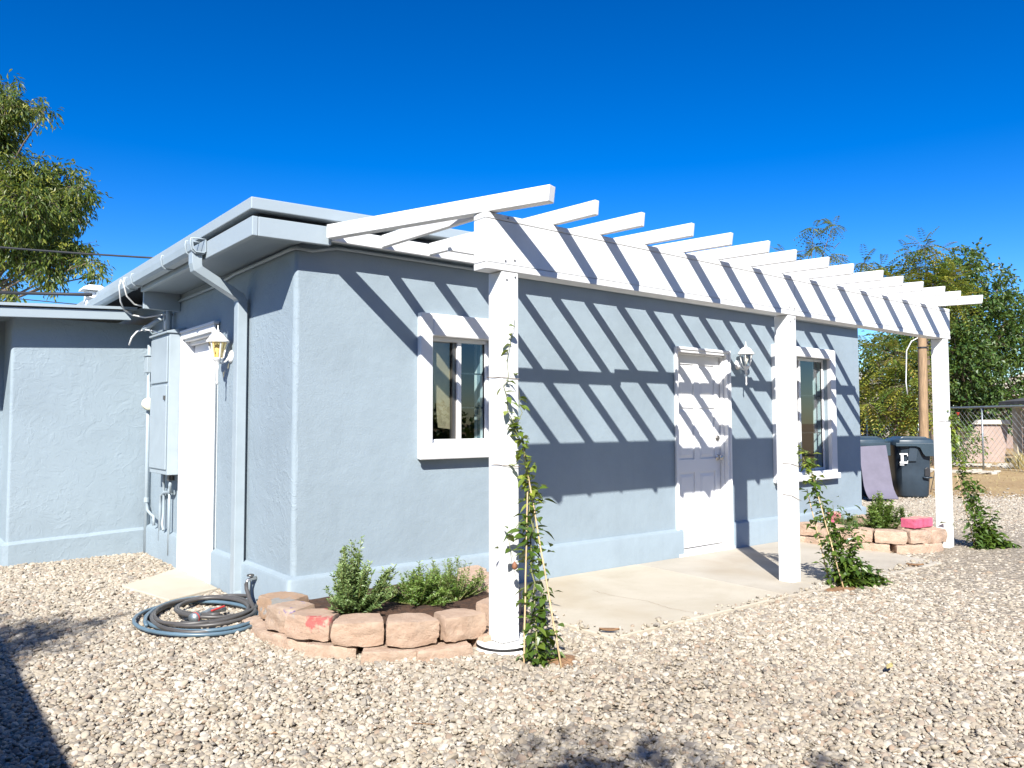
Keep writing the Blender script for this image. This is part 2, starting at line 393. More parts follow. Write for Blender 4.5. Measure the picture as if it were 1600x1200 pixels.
PATIO_L = [(1.42, -0.05), (1.40, -1.74), (3.42, -1.75), (3.50, -0.05)]
PATIO_R = [(3.512, -0.05), (3.432, -1.75), (6.02, -1.86), (6.20, -1.25), (6.16, -0.05)]
def slab(name, poly, top, mat, low=0.12):
    mb = MB(); m = len(poly)
    V = [(x, y, gz(x)-low) for x, y in poly] + [(x, y, gz(x)+top) for x, y in poly]
    mb.add(V, [tuple(reversed(range(m))), tuple(range(m, 2*m))] + [(i, (i+1) % m, m+(i+1) % m, m+i) for i in range(m)])
    return put(name, mb, mat, kind='structure', bevel=0.008)
slab('patio_slab', PATIO_L, 0.034, 'patio_concrete')
slab('patio_slab', PATIO_R, 0.032, 'patio_concrete_grey')
for pts in ([(2.35, -1.74), (2.31, -1.45), (2.36, -1.2), (2.28, -0.9), (2.30, -0.62)], [(4.6, -1.79), (4.72, -1.5), (4.66, -1.3), (4.83, -1.02)]):
    V = []; F = []
    for i, (x, y) in enumerate([(a[0]+(b[0]-a[0])*t/6+random.uniform(-.008, .008), a[1]+(b[1]-a[1])*t/6) for a, b in zip(pts, pts[1:]) for t in range(6)]):
        V += [(x-0.0014, y, gz(x)+0.0385), (x+0.0014, y, gz(x)+0.0385)]
        if i: F.append((2*i-2, 2*i-1, 2*i+1, 2*i))
    put('slab_crack', MB().add(V, F), 'mulch', kind='structure', fix=False)
STEP = [(-0.66, 1.96), (-0.06, 2.50), (-0.06, 1.36), (-0.50, 1.16)]
slab('doorstep_slab', STEP, 0.030, 'patio_concrete')

# ------------------------------------------------------------------ house
house = thing('house', 'low flat roofed house in pale blue stucco with white doors and window trim', 'house', (4.0, 2.0, 0))
X1, Y1, ZT = 8.09, 9.0, 2.72
D1 = (4.18, 5.12, -0.2, 2.18); W1 = (1.14, 1.73, 1.235, 2.09); W2 = (6.10, 7.25, 0.78, 2.20)
D2 = (1.62, 2.55, -0.2, 2.226)
def grid_wall(mb, u0, u1, z0, z1, holes, fn, depth, udir=1):
    us = sorted({u0, u1, *[h[0] for h in holes], *[h[1] for h in holes]}); zs = sorted({z0, z1, *[h[2] for h in holes], *[h[3] for h in holes]})
    us = [u for u in us if u0 <= u <= u1]; zs = [z for z in zs if z0 <= z <= z1]
    for i in range(len(us)-1):
        for j in range(len(zs)-1):
            cu, cz = (us[i]+us[i+1])/2, (zs[j]+zs[j+1])/2
            if any(h[0] < cu < h[1] and h[2] < cz < h[3] for h in holes): continue
            mb.add([fn(us[i], 0, zs[j]), fn(us[i+1], 0, zs[j]), fn(us[i+1], 0, zs[j+1]), fn(us[i], 0, zs[j+1])], [(0, 1, 2, 3)])
    for a, b, c, d in holes:
        for p, q in (((a, c), (a, d)), ((a, d), (b, d)), ((b, d), (b, c)), ((b, c), (a, c))):
            mb.add([fn(p[0], 0, p[1]), fn(q[0], 0, q[1]), fn(q[0], depth, q[1]), fn(p[0], depth, p[1])], [(0, 1, 2, 3)])
RC = 0.035
mb = MB(); grid_wall(mb, RC, X1, -0.2, ZT, [D1, W1, W2], lambda u, d, z: (u, d, z), 0.16)
mb.add([(X1, 0, -0.2), (X1, Y1, -0.2), (X1, Y1, ZT), (X1, 0, ZT)], [(0, 1, 2, 3)])
mb.add([(X1, Y1, -0.2), (0, Y1, -0.2), (0, Y1, ZT), (X1, Y1, ZT)], [(0, 1, 2, 3)])
put('wall', mb, 'blue_stucco', house, fix=False)
mb = MB(); grid_wall(mb, RC, Y1, -0.2, ZT, [D2], lambda u, d, z: (d, u, z), 0.14)
put('wall', mb, 'skip_stucco', house, fix=False)
mb = MB(); nz = 46; na = 7
rr = random.Random(3)
V = []; F = []
for j in range(nz):
    z = -0.2 + (ZT+0.2)*j/(nz-1)
    for i in range(na):
        a = math.pi/2*i/(na-1); w_ = 0.006*noise.noise(Vector((z*5, a*1.0, 1.3))) if 0 < i < na-1 else 0
        q = RC + w_
        V.append((RC-q*math.cos(a), RC-q*math.sin(a), z))
for j in range(nz-1):
    for i in range(na-1): F.append((j*na+i, j*na+i+1, (j+1)*na+i+1, (j+1)*na+i))
mb.add(V, F); put('corner_bead', mb, 'skip_stucco', house, smooth=True)

def plinth(name, pts, mat, inward):
    """Thickened base course with a weathered sloping top; pts run along the outside face."""
    mb = MB()
    n = len(pts); V = []; F = []
    for (x, y), (ix, iy) in zip(pts, inward):
        V += [(x, y, -0.2), (x, y, 0.285+gz(x)), (x+ix*0.16, y+iy*0.16, 0.302+gz(x)), (x+ix, y+iy, 0.318+gz(x))]
    for i in range(n-1):
        for k in range(3): F.append((i*4+k, (i+1)*4+k, (i+1)*4+k+1, i*4+k+1))
    F += [(0, 1, 2, 3), tuple(reversed(((n-1)*4, (n-1)*4+1, (n-1)*4+2, (n-1)*4+3)))]
    mb.add(V, F); put(name, mb, mat, house, auto=40)
def wob(pts, k): return [(x, y+0.003*noise.noise(Vector((x*2+k, y*2, 0)))) for x, y in pts]
lin = lambda a, b, n: [a+(b-a)*i/(n-1) for i in range(n)]
p = [(-0.048, y) for y in lin(1.60, 0.0, 9)] + [(-0.047, -0.030), (-0.040, -0.044), (-0.02, -0.05)] + [(x, -0.05) for x in lin(0.03, 4.245, 18)]
inn = [(0.052, 0)]*9 + [(0.052, 0.035), (0.046, 0.05), (0.03, 0.054)] + [(0, 0.054)]*18
plinth('plinth', p, 'blue_stucco', inn)
plinth('plinth', [(x, -0.05) for x in lin(5.13, 8.09, 14)] + [(8.12, -0.045), (8.135, -0.02), (8.14, 0.02)] + [(8.14, y) for y in (1, 3)], 'blue_stucco', [(0, 0.054)]*14 + [(-0.03, 0.05), (-0.05, 0.03), (-0.054, 0), (-0.054, 0), (-0.054, 0)])
plinth('plinth', [(-0.048, y) for y in lin(3.76, 2.58, 6)], 'skip_stucco', [(0.052, 0)]*6)

# wing of the house on the left
WY = 3.80
mb = MB()
def wingtop(x): return 2.47
mb.add([(-1.27, WY, -0.2), (-0.002, WY, -0.2), (-0.002, WY, 2.46), (-1.27, WY, 2.46)], [(0, 1, 2, 3)])
for i in range(6):
    a0, a1 = math.pi/2*i/6, math.pi/2*(i+1)/6
    A = (-1.27-0.03*math.sin(a0), WY+0.03-0.03*math.cos(a0)); B = (-1.27-0.03*math.sin(a1), WY+0.03-0.03*math.cos(a1))
    mb.add([(B[0], B[1], -0.2), (A[0], A[1], -0.2), (A[0], A[1], 2.46), (B[0], B[1], 2.46)], [(0, 1, 2, 3)])
mb.add([(-1.30, 4.35, -0.2), (-1.30, WY+0.03, -0.2), (-1.30, WY+0.03, 2.46), (-1.30, 4.35, 2.46)], [(0, 1, 2, 3)])
mb.add([(-6, 4.35, -0.2), (-1.30, 4.35, -0.2), (-1.30, 4.35, 2.46), (-6, 4.35, 2.46)], [(0, 1, 2, 3)])
put('wing_wall', mb, 'skip_stucco', house, fix=False)
mb = MB(); V = []; F = []
pts = [(x, WY-0.045) for x in lin(-0.05, -1.28, 10)] + [(-1.33, WY-0.02), (-1.345, WY+0.03)] + [(-1.345, 4.3)]
inn = [(0, 0.05)]*10 + [(0.03, 0.05), (0.05, 0), (0.05, 0)]
for k, ((x, y), (ix, iy)) in enumerate(zip(pts, inn)):
    h = 0.17+0.105*(1-min(1, max(0, -x/1.3))*0.45)+0.008*noise.noise(Vector((x*4, 2, 0)))
    V += [(x, y, -0.2), (x, y, h-0.02), (x+ix, y+iy, h+0.01)]
for i in range(len(pts)-1):
    for k in range(2): F.append((i*3+k, (i+1)*3+k, (i+1)*3+k+1, i*3+k+1))
mb.add(V, F); put('wing_plinth', mb, 'skip_stucco', house)
def sl_wing(x): return 2.418+0.05*(x+1.42)
mb = MB()
for (a, b) in (((-6.0), (-0.27)),):
    mb.add([(a, 3.55, sl_wing(a)), (b, 3.55, sl_wing(b)), (b, 3.59, sl_wing(b)), (a, 3.59, sl_wing(a)), (a, 3.55, sl_wing(a)+0.095), (b, 3.55, sl_wing(b)+0.095), (b, 3.59, sl_wing(b)+0.095), (a, 3.59, sl_wing(a)+0.095)],
           [(0, 3, 2, 1), (4, 5, 6, 7), (0, 1, 5, 4), (1, 2, 6, 5), (2, 3, 7, 6), (3, 0, 4, 7)])
put('wing_fascia', mb, 'blue_wood', house, bevel=0.004)
mb = MB(); a, b = -6.0, -0.22
mb.add([(a, 3.525, sl_wing(a)+0.108), (b, 3.525, sl_wing(b)+0.108), (b, 9, sl_wing(b)+0.17), (a, 9, sl_wing(a)+0.17), (a, 3.525, sl_wing(a)+0.136), (b, 3.525, sl_wing(b)+0.136), (b, 9, sl_wing(b)+0.2), (a, 9, sl_wing(a)+0.2)],
       [(0, 3, 2, 1), (4, 5, 6, 7), (0, 1, 5, 4), (1, 2, 6, 5), (2, 3, 7, 6), (3, 0, 4, 7)])
put('wing_roof', mb, 'blue_wood', house)
mb = MB().add([(-6, 3.59, sl_wing(-6)+0.03), (-0.27, 3.59, sl_wing(-0.27)+0.03), (-0.27, 4.4, 2.50), (-6, 4.4, 2.50)], [(0, 1, 2, 3)])
put('wing_soffit', mb, 'soffit_paint', house)

# main roof: lower fascia, soffit, recess, upper fascia
EX, EY = -0.375, -0.16
def rake(x): return 0.022*(x-EX)
mb = MB()
# eave board along the left side
mb.add([(EX, EY, 2.655), (EX+0.04, EY, 2.655), (EX+0.04, 2.75, 2.655), (EX, 2.75, 2.655), (EX, EY, 2.788), (EX+0.04, EY, 2.788), (EX+0.04, 2.75, 2.788), (EX, 2.75, 2.788)],
       [(0, 3, 2, 1), (4, 5, 6, 7), (0, 1, 5, 4), (1, 2, 6, 5), (2, 3, 7, 6), (3, 0, 4, 7)])
put('fascia', mb, 'blue_wood', house, bevel=0.005)
mb = MB()
a, b = EX+0.042, 0.20
mb.add([(a, EY, 2.655), (b, EY, 2.665), (b, EY+0.04, 2.665), (a, EY+0.04, 2.655), (a, EY, 2.788), (b, EY, 2.800), (b, EY+0.04, 2.800), (a, EY+0.04, 2.788)],
       [(0, 3, 2, 1), (4, 5, 6, 7), (0, 1, 5, 4), (1, 2, 6, 5), (2, 3, 7, 6), (3, 0, 4, 7)])
put('fascia', mb, 'blue_wood', house, bevel=0.005)
mb = MB(); a, b = 0.203, 8.45
mb.box(a, b, EY+0.003, EY+0.04, 2.700, 2.797)
put('ledger', mb, 'white_wood', house, bevel=0.005)
mb = MB()
mb.add([(EX+0.04, EY+0.04, 2.668), (0.0, EY+0.04, 2.668), (0.0, 2.75, 2.668), (EX+0.04, 2.75, 2.668)], [(0, 1, 2, 3)])
mb.add([(0.0, EY+0.04, 2.712), (8.45, EY+0.04, 2.712), (8.45, 0.02, 2.712), (0.0, 0.02, 2.712)], [(0, 1, 2, 3)])
put('soffit', mb, 'soffit_paint', house)
mb = MB().box(EX+0.03, -0.005, 2.752, 2.79, 2.50, 2.80)
put('eave_end_board', mb, 'blue_wood', house, bevel=0.004)
mb = MB()
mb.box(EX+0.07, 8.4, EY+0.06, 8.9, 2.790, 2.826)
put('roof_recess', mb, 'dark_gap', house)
mb = MB()
z0, z1 = 2.826, 2.908
for (xa, xb) in ((EX, 8.5),):
    mb.add([(xa-0.02, EY-0.03, z0), (xb, EY-0.03, z0+rake(xb)), (xb, 8.95, z0+rake(xb)), (xa-0.02, 8.95, z0), (xa-0.02, EY-0.03, z1), (xb, EY-0.03, z1+rake(xb)), (xb, 8.95, z1+rake(xb)), (xa-0.02, 8.95, z1)],
           [(0, 3, 2, 1), (4, 5, 6, 7), (0, 1, 5, 4), (1, 2, 6, 5), (2, 3, 7, 6), (3, 0, 4, 7)])
put('roof', mb, 'blue_wood', house, bevel=0.006)

# conduit under the eaves
mb = MB().tube([(-0.02, 2.9, 2.60), (-0.02, 1.7, 2.60), (-0.02, 1.2, 2.635), (-0.02, 0.35, 2.64), (-0.022, 0.02, 2.642), (-0.005, -0.025, 2.645), (0.12, -0.025, 2.64), (0.3, -0.025, 2.685), (0.5, -0.025, 2.687), (8.0, -0.025, 2.66)], 0.014, 8)
put('conduit', mb, 'blue_metal', house, smooth=True)

# gutter, straps and downpipe
mb = MB()
prof = [(-0.38, 2.795), (-0.38, 2.705), (-0.395, 2.692), (-0.455, 2.692), (-0.478, 2.715), (-0.486, 2.765), (-0.486, 2.79), (-0.478, 2.79), (-0.478, 2.766), (-0.470, 2.72), (-0.45, 2.70), (-0.40, 2.70), (-0.388, 2.71), (-0.388, 2.795)]
mb.prism(prof, 0.78, 4.75, 'y')
# prism() with axis y keeps (x, z) pairs
gut = put('gutter', mb, 'blue_metal', house, bevel=0.0)
for y in (0.80, 0.93, 1.60, 2.62, 2.85):
    mb = MB().tube([(-0.376, y, 2.800), (-0.43, y, 2.803), (-0.488, y, 2.797), (-0.492, y, 2.765), (-0.484, y, 2.712), (-0.458, y, 2.688), (-0.40, y, 2.687), (-0.377, y, 2.70)], 0.007, 6)
    put('strap', mb, 'blue_metal', gut, smooth=True)
mb = MB()
def rpipe(path, wx, wy):
    V = []; F = []
    for (x, y, z, kx, kz) in path:
        V += [(x-kx*wx/2, y-wy/2, z-kz*wx/2), (x+kx*wx/2, y-wy/2, z+kz*wx/2), (x+kx*wx/2, y+wy/2, z+kz*wx/2), (x-kx*wx/2, y+wy/2, z-kz*wx/2)]
    for i in range(len(path)-1):
        for k in range(4): F.append((i*4+k, i*4+(k+1) % 4, (i+1)*4+(k+1) % 4, (i+1)*4+k))
    F += [(3, 2, 1, 0), tuple((len(path)-1)*4+k for k in range(4))]
    mb.add(V, F)
rpipe([(-0.435, 0.86, 2.70, 1, 0), (-0.435, 0.86, 2.615, 1, 0), (-0.425, 0.86, 2.575, 0.85, 0.55), (-0.085, 0.90, 2.40, 0.85, 0.55), (-0.065, 0.90, 2.36, 1, 0.0)], 0.075, 0.095)
put('downpipe_elbow', mb, 'blue_metal', house, bevel=0.004)
mb = MB(); mb.box(-0.105, -0.028, 0.855, 0.945, 0.06, 2.385); rpipe([(-0.066, 0.90, 0.10, 1, 0), (-0.075, 0.89, 0.05, 1, 0.3), (-0.17, 0.87, 0.015, 0.6, 0.8)], 0.07, 0.085)
put('downpipe', mb, 'blue_metal', house, bevel=0.005)

# windows
def window(open_, depth, trim, sill=False, split=None, label=None, shade=False):
    x0, x1, z0, z1 = open_; tx0, tx1, tz0, tz1 = trim
    mb = MB()
    def trimface(y0, y1):
        mb.box(tx0, x0, y0, y1, tz0, tz1); mb.box(x1, tx1, y0, y1, tz0, tz1)
        mb.box(x0, x1, y0, y1, z1, tz1); mb.box(x0, x1, y0, y1, tz0, z0)
    trimface(-0.055, 0.003)
    wobble = []
    t = put('window_trim', mb, 'white_paint', house, bevel=0.012)
    if sill:
        put('sill', MB().box(tx0-0.02, tx1+0.02, -0.085, -0.056, tz0, tz0+0.075), 'white_paint', t, bevel=0.01)
    mb = MB(); d = depth
    for a in ((x0, x0+0.028, z0, z1), (x1-0.028, x1, z0, z1), (x0+0.028, x1-0.028, z1-0.032, z1), (x0+0.028, x1-0.028, z0, z0+0.026)):
        mb.box(a[0], a[1], d-0.03, d+0.05, a[2], a[3])
    f = put('window_frame', mb, 'white_metal', house, bevel=0.003)
    xm = split if split else (x0+x1)/2
    put('meeting_stile', MB().box(xm-0.005, xm+0.034, d-0.02, d+0.01, z0+0.027, z1-0.033), 'white_metal', f, bevel=0.003)
    put('meeting_stile', MB().box(xm-0.042, xm-0.007, d+0.0, d+0.035, z0+0.027, z1-0.033), 'dark_nickel', f)
    put('pane', MB().box(x0+0.029, xm-0.043, d+0.022, d+0.026, z0+0.027, z1-0.033), 'window_glass', f)
    put('pane', MB().box(xm+0.035, x1-0.029, d-0.008, d-0.004, z0+0.027, z1-0.033), 'window_glass', f)
    put('gasket', MB().box(x1-0.042, x1-0.029, d-0.014, d-0.0085, z0+0.027, z1-0.033), 'black_rubber', f)
    # inner reveal, white drywall return behind the glass
    mb = MB()
    ya, yb = 0.162, 0.20
    mb.box(x0-0.05, x0-0.001, ya, yb, z0-0.05, z1+0.05); mb.box(x1+0.001, x1+0.05, ya, yb, z0-0.05, z1+0.05)
    mb.box(x0, x1, ya, yb, z1+0.001, z1+0.05); mb.box(x0, x1, ya, yb, z0-0.05, z0-0.001)
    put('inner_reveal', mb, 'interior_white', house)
    for k in (1, 2): put('muntin', MB().box(xm+0.036, x1-0.03, d+0.004, d+0.012, z0+(z1-z0)*k/3.0-0.006, z0+(z1-z0)*k/3.0+0.006), 'dark_nickel', f)
    if shade:
        sp = MB(); y = d+0.040
        sp.prism([(x0+0.05, z1-0.02), (x0+0.13, z0+0.12), (xm+0.02, z0+0.10), (xm+0.02, z1-0.02)], y, y+0.004, 'y')
        put('window_shade', sp, 'tan_shade', f)
    return t
window(W1, 0.03, (1.022, 1.85, 1.105, 2.272), True, 1.425, shade=True)
window(W2, 0.075, (5.98, 7.385, 0.665, 2.325), True, 6.68)
# interior: floor and back wall so the rooms are real but dim
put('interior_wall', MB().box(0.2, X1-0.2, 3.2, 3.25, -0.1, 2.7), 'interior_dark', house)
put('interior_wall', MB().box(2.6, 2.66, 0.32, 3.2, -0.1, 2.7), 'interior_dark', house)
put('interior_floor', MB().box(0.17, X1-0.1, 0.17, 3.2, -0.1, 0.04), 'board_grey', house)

# front door: six panels
def front_door():
    x0, x1, z1 = 4.18, 5.12, 2.18; zb = 0.034+gz(4.6)
    mb = MB()
    mb.box(x0, x0+0.045, -0.022, 0.13, zb+0.03, z1); mb.box(x1-0.045, x1, -0.022, 0.13, zb+0.03, z1)
    mb.box(x0+0.045, x1-0.045, -0.022, 0.13, z1-0.045, z1)
    mb.box(x0+0.0455, x0+0.06, 0.03, 0.075, zb+0.03, z1-0.046); mb.box(x1-0.06, x1-0.0455, 0.03, 0.075, zb+0.03, z1-0.046); mb.box(x0+0.061, x1-0.061, 0.03, 0.075, z1-0.06, z1-0.0455)
    # moulded casing on the latch side
    mb.box(x1-0.016, x1+0.012, -0.034, -0.0225, zb+0.03, z1+0.012); mb.box(x0-0.012, x0+0.016, -0.034, -0.0225, zb+0.03, z1+0.012); mb.box(x0+0.017, x1-0.017, -0.034, -0.0225, z1-0.016, z1+0.012)
    put('door_frame', mb, 'white_paint', house, bevel=0.004)
    put('threshold', MB().box(x0-0.01, x1+0.01, -0.055, 0.14, zb-0.02, zb+0.028), 'white_metal', house, bevel=0.005)
    dx0, dx1, dz0, dz1 = x0+0.047, x1-0.047, zb+0.032, z1-0.047
    W = dx1-dx0; cols = [(dx0+0.105, dx0+W/2-0.045), (dx0+W/2+0.045, dx1-0.105)]
    H = dz1-dz0; rows = [(dz0+0.20, dz0+0.82), (dz0+0.96, dz0+1.52), (dz0+1.63, dz0+H-0.11)]
    holes = [(a, b, c, d) for a, b in cols for c, d in rows]
    mb = MB(); yf = 0.078
    grid_wall(mb, dx0, dx1, dz0, dz1, holes, lambda u, d, z: (u, yf+d, z), 0.012)
    for a, b, c, d in holes:                                   # raised field in each panel
        o = [(a, yf+0.012, c), (b, yf+0.012, c), (b, yf+0.012, d), (a, yf+0.012, d)]
        i1 = [(a+0.015, yf+0.012, c+0.015), (b-0.015, yf+0.012, c+0.015), (b-0.015, yf+0.012, d-0.015), (a+0.015, yf+0.012, d-0.015)]
        i2 = [(a+0.05, yf+0.003, c+0.05), (b-0.05, yf+0.003, c+0.05), (b-0.05, yf+0.003, d-0.05), (a+0.05, yf+0.003, d-0.05)]
        mb.add(o+i1+i2, [(k, (k+1) % 4, 4+(k+1) % 4, 4+k) for k in range(4)] + [(4+k, 4+(k+1) % 4, 8+(k+1) % 4, 8+k) for k in range(4)] + [(8, 9, 10, 11)])
    mb.box(dx0, dx1, yf+0.02, yf+0.044, dz0, dz1)
    d = put('front_door', mb, 'white_paint', house, fix=False)
    kx = dx1-0.065
    put('knob', MB().lathe([(0.032, 0.0), (0.032, -0.008), (0.014, -0.012), (0.013, -0.034), (0.026, -0.042), (0.030, -0.056), (0.024, -0.068), (0.008, -0.071)], (kx, yf-0.0005, 1.00), 18, 'y'), 'nickel', d, smooth=True)
    put('deadbolt', MB().lathe([(0.031, 0.0), (0.031, -0.010), (0.026, -0.018), (0.012, -0.020)], (kx, yf-0.0005, 1.215), 18, 'y'), 'dark_nickel', d, auto=30)
    put('door_sweep', MB().box(dx0+0.01, dx1-0.01, yf-0.006, yf-0.0005, dz0+0.012, dz0+0.022), 'dark_nickel', d)
front_door()

# side door, deep in its white frame
def side_door():
    y0, y1, z1 = 1.62, 2.55, 2.226; zb = 0.0
    mb = MB()
    mb.box(-0.03, 0.12, y0, y0+0.045, zb, z1); mb.box(-0.03, 0.12, y1-0.045, y1, zb, z1); mb.box(-0.03, 0.12, y0+0.045, y1-0.045, z1-0.05, z1)
    mb.box(-0.052, -0.0305, y0-0.03, y0+0.03, zb, z1+0.03); mb.box(-0.052, -0.0305, y1-0.03, y1+0.018, zb, z1+0.03); mb.box(-0.052, -0.0305, y0+0.031, y1-0.031, z1-0.03, z1+0.03)
    mb.box(-0.062, -0.012, y0-0.05, y1+0.018, z1+0.031, z1+0.055)
    mb.box(0.02, 0.05, y0+0.046, y1-0.046, z1-0.085, z1-0.051)
    put('door_frame', mb, 'white_paint', house, bevel=0.003)
    d = put('side_door', MB().box(0.062, 0.10, y0+0.047, y1-0.047, zb+0.03, z1-0.052), 'white_paint', house, bevel=0.004)
    put('kick_panel', MB().box(0.054, 0.0615, y0+0.06, y1-0.06, zb+0.05, 0.86), 'white_paint', d, bevel=0.003)
    put('door_lite', MB().box(0.056, 0.0615, y0+0.10, y1-0.12, 0.92, 2.05), 'white_metal', d, bevel=0.004)
    put('threshold', MB().box(-0.055, 0.12, y0, y1, -0.05, 0.032), 'white_paint', house, bevel=0.004)
side_door()

# ------------------------------------------------------------------ wall lanterns
def lantern(loc, face, label, lit):
    """face: outward direction of the wall. A lidded glass lantern on a scrolled arm with a tail."""
    t = thing('wall_lantern', label, 'lamp', loc, 'wall lanterns beside the doors')
    fx, fy = face; ax = 'y' if fy else 'x'; sg = fy if fy else fx
    L = Vector(loc); c = L + Vector((fx, fy, 0))*0.115
    prof = [(0.055, 0), (0.055, 0.008*sg), (0.042, 0.02*sg), (0.016, 0.026*sg)]
    put('backplate', MB().lathe(prof, L, 20, ax), 'white_metal', t, smooth=True)
    put('arm', MB().tube([L+Vector((fx, fy, 0))*0.02+Vector((0, 0, -0.005)), L+Vector((fx, fy, 0))*0.05+Vector((0, 0, -0.045)), L+Vector((fx, fy, 0))*0.09+Vector((0, 0, -0.06)), c+Vector((0, 0, -0.045))], 0.010, 10), 'white_metal', t, smooth=True)
    z = c.z
    mb = MB(); mb.lathe([(0.006, -0.24), (0.010, -0.22), (0.006, -0.20), (0.009, -0.12), (0.016, -0.09), (0.012, -0.07), (0.026, -0.045), (0.042, -0.03), (0.046, -0.018)], (c.x, c.y, z), 16)
    put('stem', mb, 'white_metal', t, smooth=True)
    nb = 6
    lo, hi, r0, r1 = -0.018, 0.115, 0.046, 0.076
    g = MB(); V = []
    for r, h in ((r0-0.004, lo), (r1-0.004, hi)):
        V += [(c.x+r*math.cos(2*math.pi*(k+0.5)/nb), c.y+r*math.sin(2*math.pi*(k+0.5)/nb), z+h) for k in range(nb)]
    g.add(V, [(k, (k+1) % nb, nb+(k+1) % nb, nb+k) for k in range(nb)])
    put('glass', g, lit, t)
    fr = MB()
    for k in range(nb):
        a = 2*math.pi*(k+0.5)/nb
        fr.beam((c.x+r0*math.cos(a), c.y+r0*math.sin(a), z+lo), (c.x+r1*math.cos(a), c.y+r1*math.sin(a), z+hi), 0.008, 0.008, up=(math.cos(a), math.sin(a), 0.01))
    put('cage', fr, 'white_metal', t)
    put('cap', MB().lathe([(0.092, 0.112), (0.094, 0.122), (0.070, 0.150), (0.058, 0.172), (0.030, 0.192), (0.012, 0.200), (0.016, 0.210), (0.006, 0.218), (0.004, 0.255), (0.001, 0.258)], (c.x, c.y, z), 24), 'white_metal', t, auto=35)
    put('bulb', MB().lathe([(0.012, -0.015), (0.012, 0.02), (0.026, 0.045), (0.030, 0.065), (0.020, 0.088), (0.004, 0.095)], (c.x, c.y, z), 14), 'bulb', t, smooth=True)
lantern((5.30, 0, 2.045), (0, -1), 'white metal wall lantern with clear glass to the right of the panelled front door', 'lamp_glass')
lantern((0, 1.29, 1.955), (-1, 0), 'white metal wall lantern with amber glass beside the plain side door', 'amber_glass')

# ------------------------------------------------------------------ electrical panel and pipes
ep = thing('electrical_panel', 'tall blue painted electrical cabinet with conduits on the side wall left of the side door', 'electrical panel', (0, 2.9, 0))
bx = put('cabinet', MB().box(-0.15, 0.002, 2.575, 3.20, 0.90, 2.26), 'blue_metal', ep, bevel=0.006)
put('cabinet_hood', MB().prism([(-0.175, 2.262), (-0.175, 2.28), (0.0, 2.325), (0.0, 2.262)], 2.56, 3.22, 'y'), 'blue_metal', bx, bevel=0.004)
put('cabinet_door', MB().box(-0.165, -0.151, 2.60, 3.17, 0.95, 1.76), 'blue_metal', bx, bevel=0.005)
put('cabinet_door', MB().box(-0.165, -0.151, 2.60, 3.17, 1.79, 2.23), 'blue_metal', bx, bevel=0.005)
put('hasp', MB().box(-0.178, -0.1655, 2.62, 2.66, 1.62, 1.66), 'dark_nickel', bx)
put('hub', MB().lathe([(0.035, 0.84), (0.035, 0.897)], (-0.075, 2.72, 0), 14), 'dark_nickel', ep)
put('conduit', MB().tube([(-0.075, 2.72, 0.85), (-0.075, 2.73, 0.78), (-0.05, 2.80, 0.72), (-0.04, 3.05, 0.70), (-0.035, 3.20, 0.66), (-0.035, 3.22, 0.55), (-0.035, 3.22, 0.20)], 0.016, 8), 'blue_metal', ep, smooth=True)
put('conduit', MB().tube([(-0.045, 2.86, 0.898), (-0.045, 2.86, 0.10)], 0.013, 8), 'blue_metal', ep, smooth=True)
put('conduit', MB().tube([(-0.06, 3.02, 0.898), (-0.05, 3.06, 0.80), (-0.035, 3.10, 0.74), (-0.035, 3.10, 0.50), (-0.05, 3.08, 0.38), (-0.06, 3.0, 0.33)], 0.013, 8), 'blue_metal', ep, smooth=True)
put('mast', MB().tube([(-0.06, 2.95, 2.32), (-0.06, 2.95, 2.64)], 0.028, 10), 'blue_metal', ep, smooth=True)
put('mast', MB().tube([(-0.05, 3.12, 2.32), (-0.05, 3.12, 2.64)], 0.022, 10), 'blue_metal', ep, smooth=True)
vp = thing('standpipe', 'thin blue painted pipe in the inside corner with a round cream fitting', 'pipe', (-0.045, 3.70, 0))
put('pipe', MB().tube([(-0.045, 3.72, -0.1), (-0.045, 3.72, 2.24)], 0.021, 10), 'blue_metal', vp, smooth=True)
put('coupling', MB().lathe([(0.027, 0.55), (0.027, 0.60)], (-0.045, 3.72, 0), 12), 'blue_metal', vp, auto=30)
put('junction_box', MB().box(-0.12, -0.022, 3.50, 3.62, 1.93, 2.10), 'blue_metal', vp, bevel=0.006)
put('junction_lid', MB().box(-0.13, -0.015, 3.49, 3.63, 2.102, 2.115), 'blue_metal', vp, bevel=0.003)
put('round_fitting', MB().lathe([(0.065, 0.0), (0.068, -0.02), (0.062, -0.055), (0.05, -0.062)], (-0.06, 3.68, 1.60), 18, 'y'), 'cream_plastic', vp, auto=35)
put('branch_pipe', MB().tube([(-0.045, 3.70, 0.53), (-0.06, 3.60, 0.47), (-0.06, 3.45, 0.44), (-0.06, 3.36, 0.43), (-0.06, 3.35, 0.34)], 0.015, 8), 'blue_metal', vp, smooth=True)
wh = thing('service_head', 'dark slanted conduit stub with loose white wires under the eave corner', 'conduit', (-0.02, 3.1, 2.48))
put('pipe', MB().tube([(-0.01, 3.15, 2.50), (-0.10, 3.25, 2.44), (-0.20, 3.35, 2.36)], 0.026, 10), 'blue_metal', wh, smooth=True)
put('wire', MB().tube([(-0.20, 3.35, 2.36), (-0.25, 3.40, 2.34), (-0.29, 3.43, 2.28), (-0.31, 3.45, 2.20)], 0.009, 6), 'cable_white', wh, smooth=True)
put('wire', MB().tube([(-0.20, 3.35, 2.36), (-0.14, 3.2, 2.34), (-0.08, 3.05, 2.29), (-0.05, 3.0, 2.25)], 0.008, 6), 'cable_white', wh, smooth=True)
put('wire', MB().tube([(-0.02, 2.98, 2.50), (-0.06, 2.96, 2.46), (-0.09, 2.95, 2.40), (-0.09, 2.95, 2.33)], 0.014, 6), 'cable_white', wh, smooth=True)
